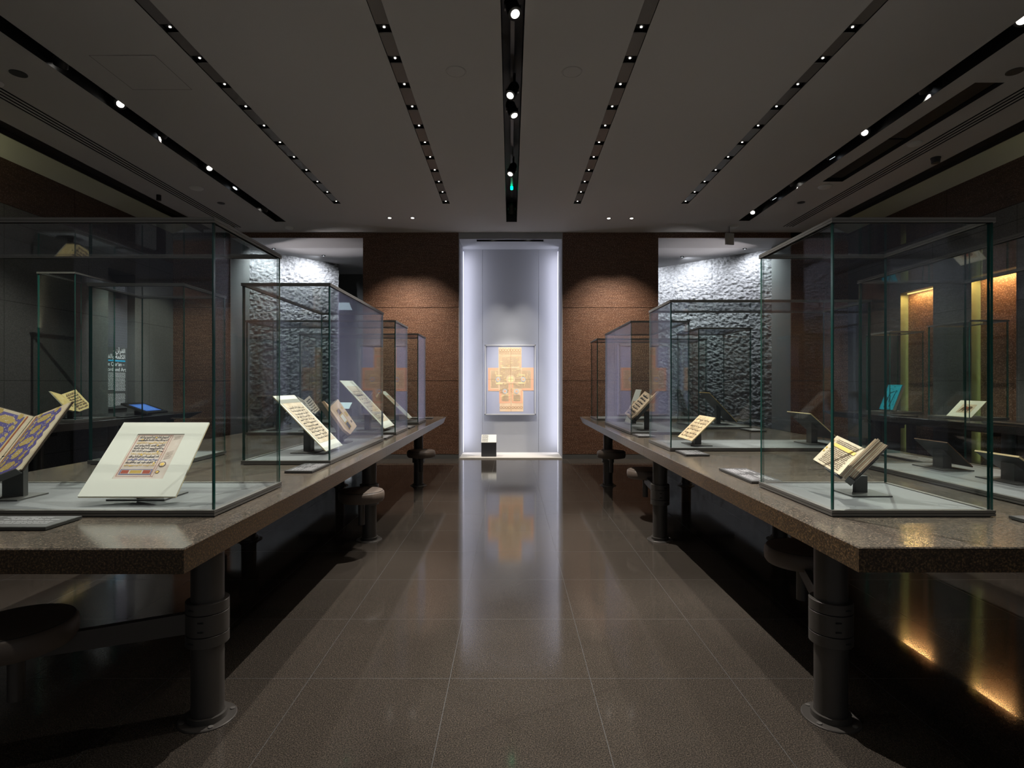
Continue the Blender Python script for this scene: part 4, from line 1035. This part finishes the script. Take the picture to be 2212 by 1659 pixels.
plate(-1.46, -1.14, 8.05, 8.22, TZ, 'dark caption plate at the far end of the left table', dirn='x')
plate(1.22, 1.385, 3.86, 4.12, TZ, 'dark caption plate before the wide case with the parchment leaf', dirn='y')
plate(1.215, 1.375, 2.80, 3.24, TZ, 'long dark caption plate behind the near right case', dirn='y')
plate(1.20, 1.37, 5.22, 5.49, TZ, 'dark caption plate before the long right case with the open book', dirn='y')
plate(1.86, 2.36, 1.92, 2.075, TZ, 'dark caption plate at the right picture edge on the right table', dirn='x')
plate(2.60, 2.78, 3.50, 3.95, TZ, 'long caption plate with dense lettering behind the long right case', dirn='y')
plate(2.54, 2.70, 5.85, 6.15, TZ, 'dark caption plate before the small outer case on the right table', dirn='y')
plate(4.95, 5.10, 6.95, 7.25, .85, 'dark caption plate between the two cases on the dark right table', dirn='y')
plate(5.0, 5.16, 5.30, 5.90, .85, 'dark caption plate at the right picture edge on the dark right table', dirn='y')
plate(-4.80, -4.66, 6.70, 7.05, .85, 'dark caption plate between the tall case and the tablet', dirn='y')

# ------------------------------------------------------------ text panel in the left wall
t = thing('text_panel', (-5.80, 8.12, .78), 'tall grey wall panel titled The Quran Word and Art on the left wall', 'text panel')
XP = -5.79; pa, pb = 7.85, 8.395
s = MB(); s.box(XP-.04, XP, pa, pb, .90, 1.80); lowp = s.build('lower_panel', 'panelgrey', t)
s = MB(); s.box(XP-.04, XP-.002, pa, pb, 1.80, 2.74); upp = s.build('upper_panel', 'panellight', t)
s = MB(); s.box(XP-.05, XP-.01, pa, pb, .0, .90); s.build('plinth', 'black', t)
s = MB()
for i in range(14):
    for k in range(24):
        y = pa+.03+i*.036+(k % 2)*.018; z = 1.83+k*.037
        s.add([(XP-.001, y-.007, z), (XP-.001, y, z-.007), (XP-.001, y+.007, z), (XP-.001, y, z+.007)], [(0,1,2,3),])
s.build('dot_pattern', 'bronze', upp)
ya, yb_ = 7.90, 8.345
s = MB(); s.box(XP, XP+.002, ya, yb_, 1.592, 1.612); s.build('blue_rule', 'cyan', lowp)
s = MB()
def lines_on_panel(z0, z1, rows, seed=1):
    rg = random.Random(seed); dz = (z0-z1)/rows
    for r_ in range(rows):
        z = z0-dz*r_-dz*.5; y = ya; end = yb_ if r_ < rows-1 else ya+(yb_-ya)*.5
        if seed == 1 and r_ == rows-1: y = ya+(yb_-ya)*.5; end = yb_
        while y < end-.01:
            L = rg.uniform(.012, .05); b = min(y+L, end)
            s.add([(XP+.002, y, z-dz*.17), (XP+.002, b, z-dz*.17), (XP+.002, b, z+dz*.17), (XP+.002, y, z+dz*.17)], [(0,1,2,3)])
            if rg.random() < .6: s.add([(XP+.002, y+.004, z), (XP+.002, y+.008, z), (XP+.002, y+.008, z+dz*.45), (XP+.002, y+.004, z+dz*.45)], [(0,1,2,3)])
            y = b+.006
lines_on_panel(1.43, 1.155, 16, seed=1); lines_on_panel(1.12, .925, 11, seed=2)
s.build('body_text', 'labelink', lowp)
def wall_text(body, y, z, size, align):
    cu = bpy.data.curves.new('wall_title', 'FONT'); cu.body = body; cu.size = size; cu.align_x = align; cu.extrude = .0006
    ob = bpy.data.objects.new('wall_title', cu); COL.objects.link(ob)
    dg = bpy.context.evaluated_depsgraph_get(); me = bpy.data.meshes.new_from_object(ob.evaluated_get(dg)); bpy.data.objects.remove(ob)
    me.materials.clear(); me.materials.append(M['labelink'])
    o2 = bpy.data.objects.new('title', me); COL.objects.link(o2); o2.parent = lowp
    Rm = Matrix(((0,0,1),(1,0,0),(0,1,0))).to_4x4()     # text x -> +y, text y -> +z, facing +x
    o2.matrix_local = Matrix.Translation(Vector((XP+.0015, y, z))-Vector(lowp['_o'])) @ Rm
    return o2
wall_text('- \uFEE5\uFE81\uFEAE\uFED8\uFEDF\uFE8D', yb_, 1.722, .088, 'RIGHT')
wall_text('\uFEE6\uFED4\uFEDF\uFE8D\uFEED \uFE94\uFEE4\uFEE0\uFEDC\uFEDF\uFE8D', yb_, 1.635, .088, 'RIGHT')
wall_text('The Qur\u2019an \u2013', ya, 1.525, .078, 'LEFT'); wall_text('Word and Art', ya, 1.448, .078, 'LEFT')
t2 = thing('wall_spotlight', (-4.75, 7.5, 3.78), 'small surface spotlight near the left air slots lighting the wall text panel', 'spotlight')
s = MB(); s.cyl((-4.75, 7.5), .03, 3.74, 3.81, 16); s.build('housing', 'black', t2)
lamp('SPOT', 'beam', (-4.75, 7.5, 3.72), 420, (.95,.97,1), t2, aim=(-5.68, 8.15, 1.25), size=44, blend=1.0)

# lit display desk glimpsed through the gap beyond the left opening
t = thing('lit_display_desk', (-3.75, 12.2, 0), 'small lit desk with white papers glimpsed beyond the left opening', 'desk')
s = MB(); s.box(-4.05, -3.52, 12.1, 12.35, 0, .72); s.build('desk_body', 'concrete', t)
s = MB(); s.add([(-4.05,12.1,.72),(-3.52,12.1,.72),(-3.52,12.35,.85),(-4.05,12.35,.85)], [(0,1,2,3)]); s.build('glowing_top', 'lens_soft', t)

# tidy helper keys
for o in bpy.data.objects:
    if '_o' in o: del o['_o']
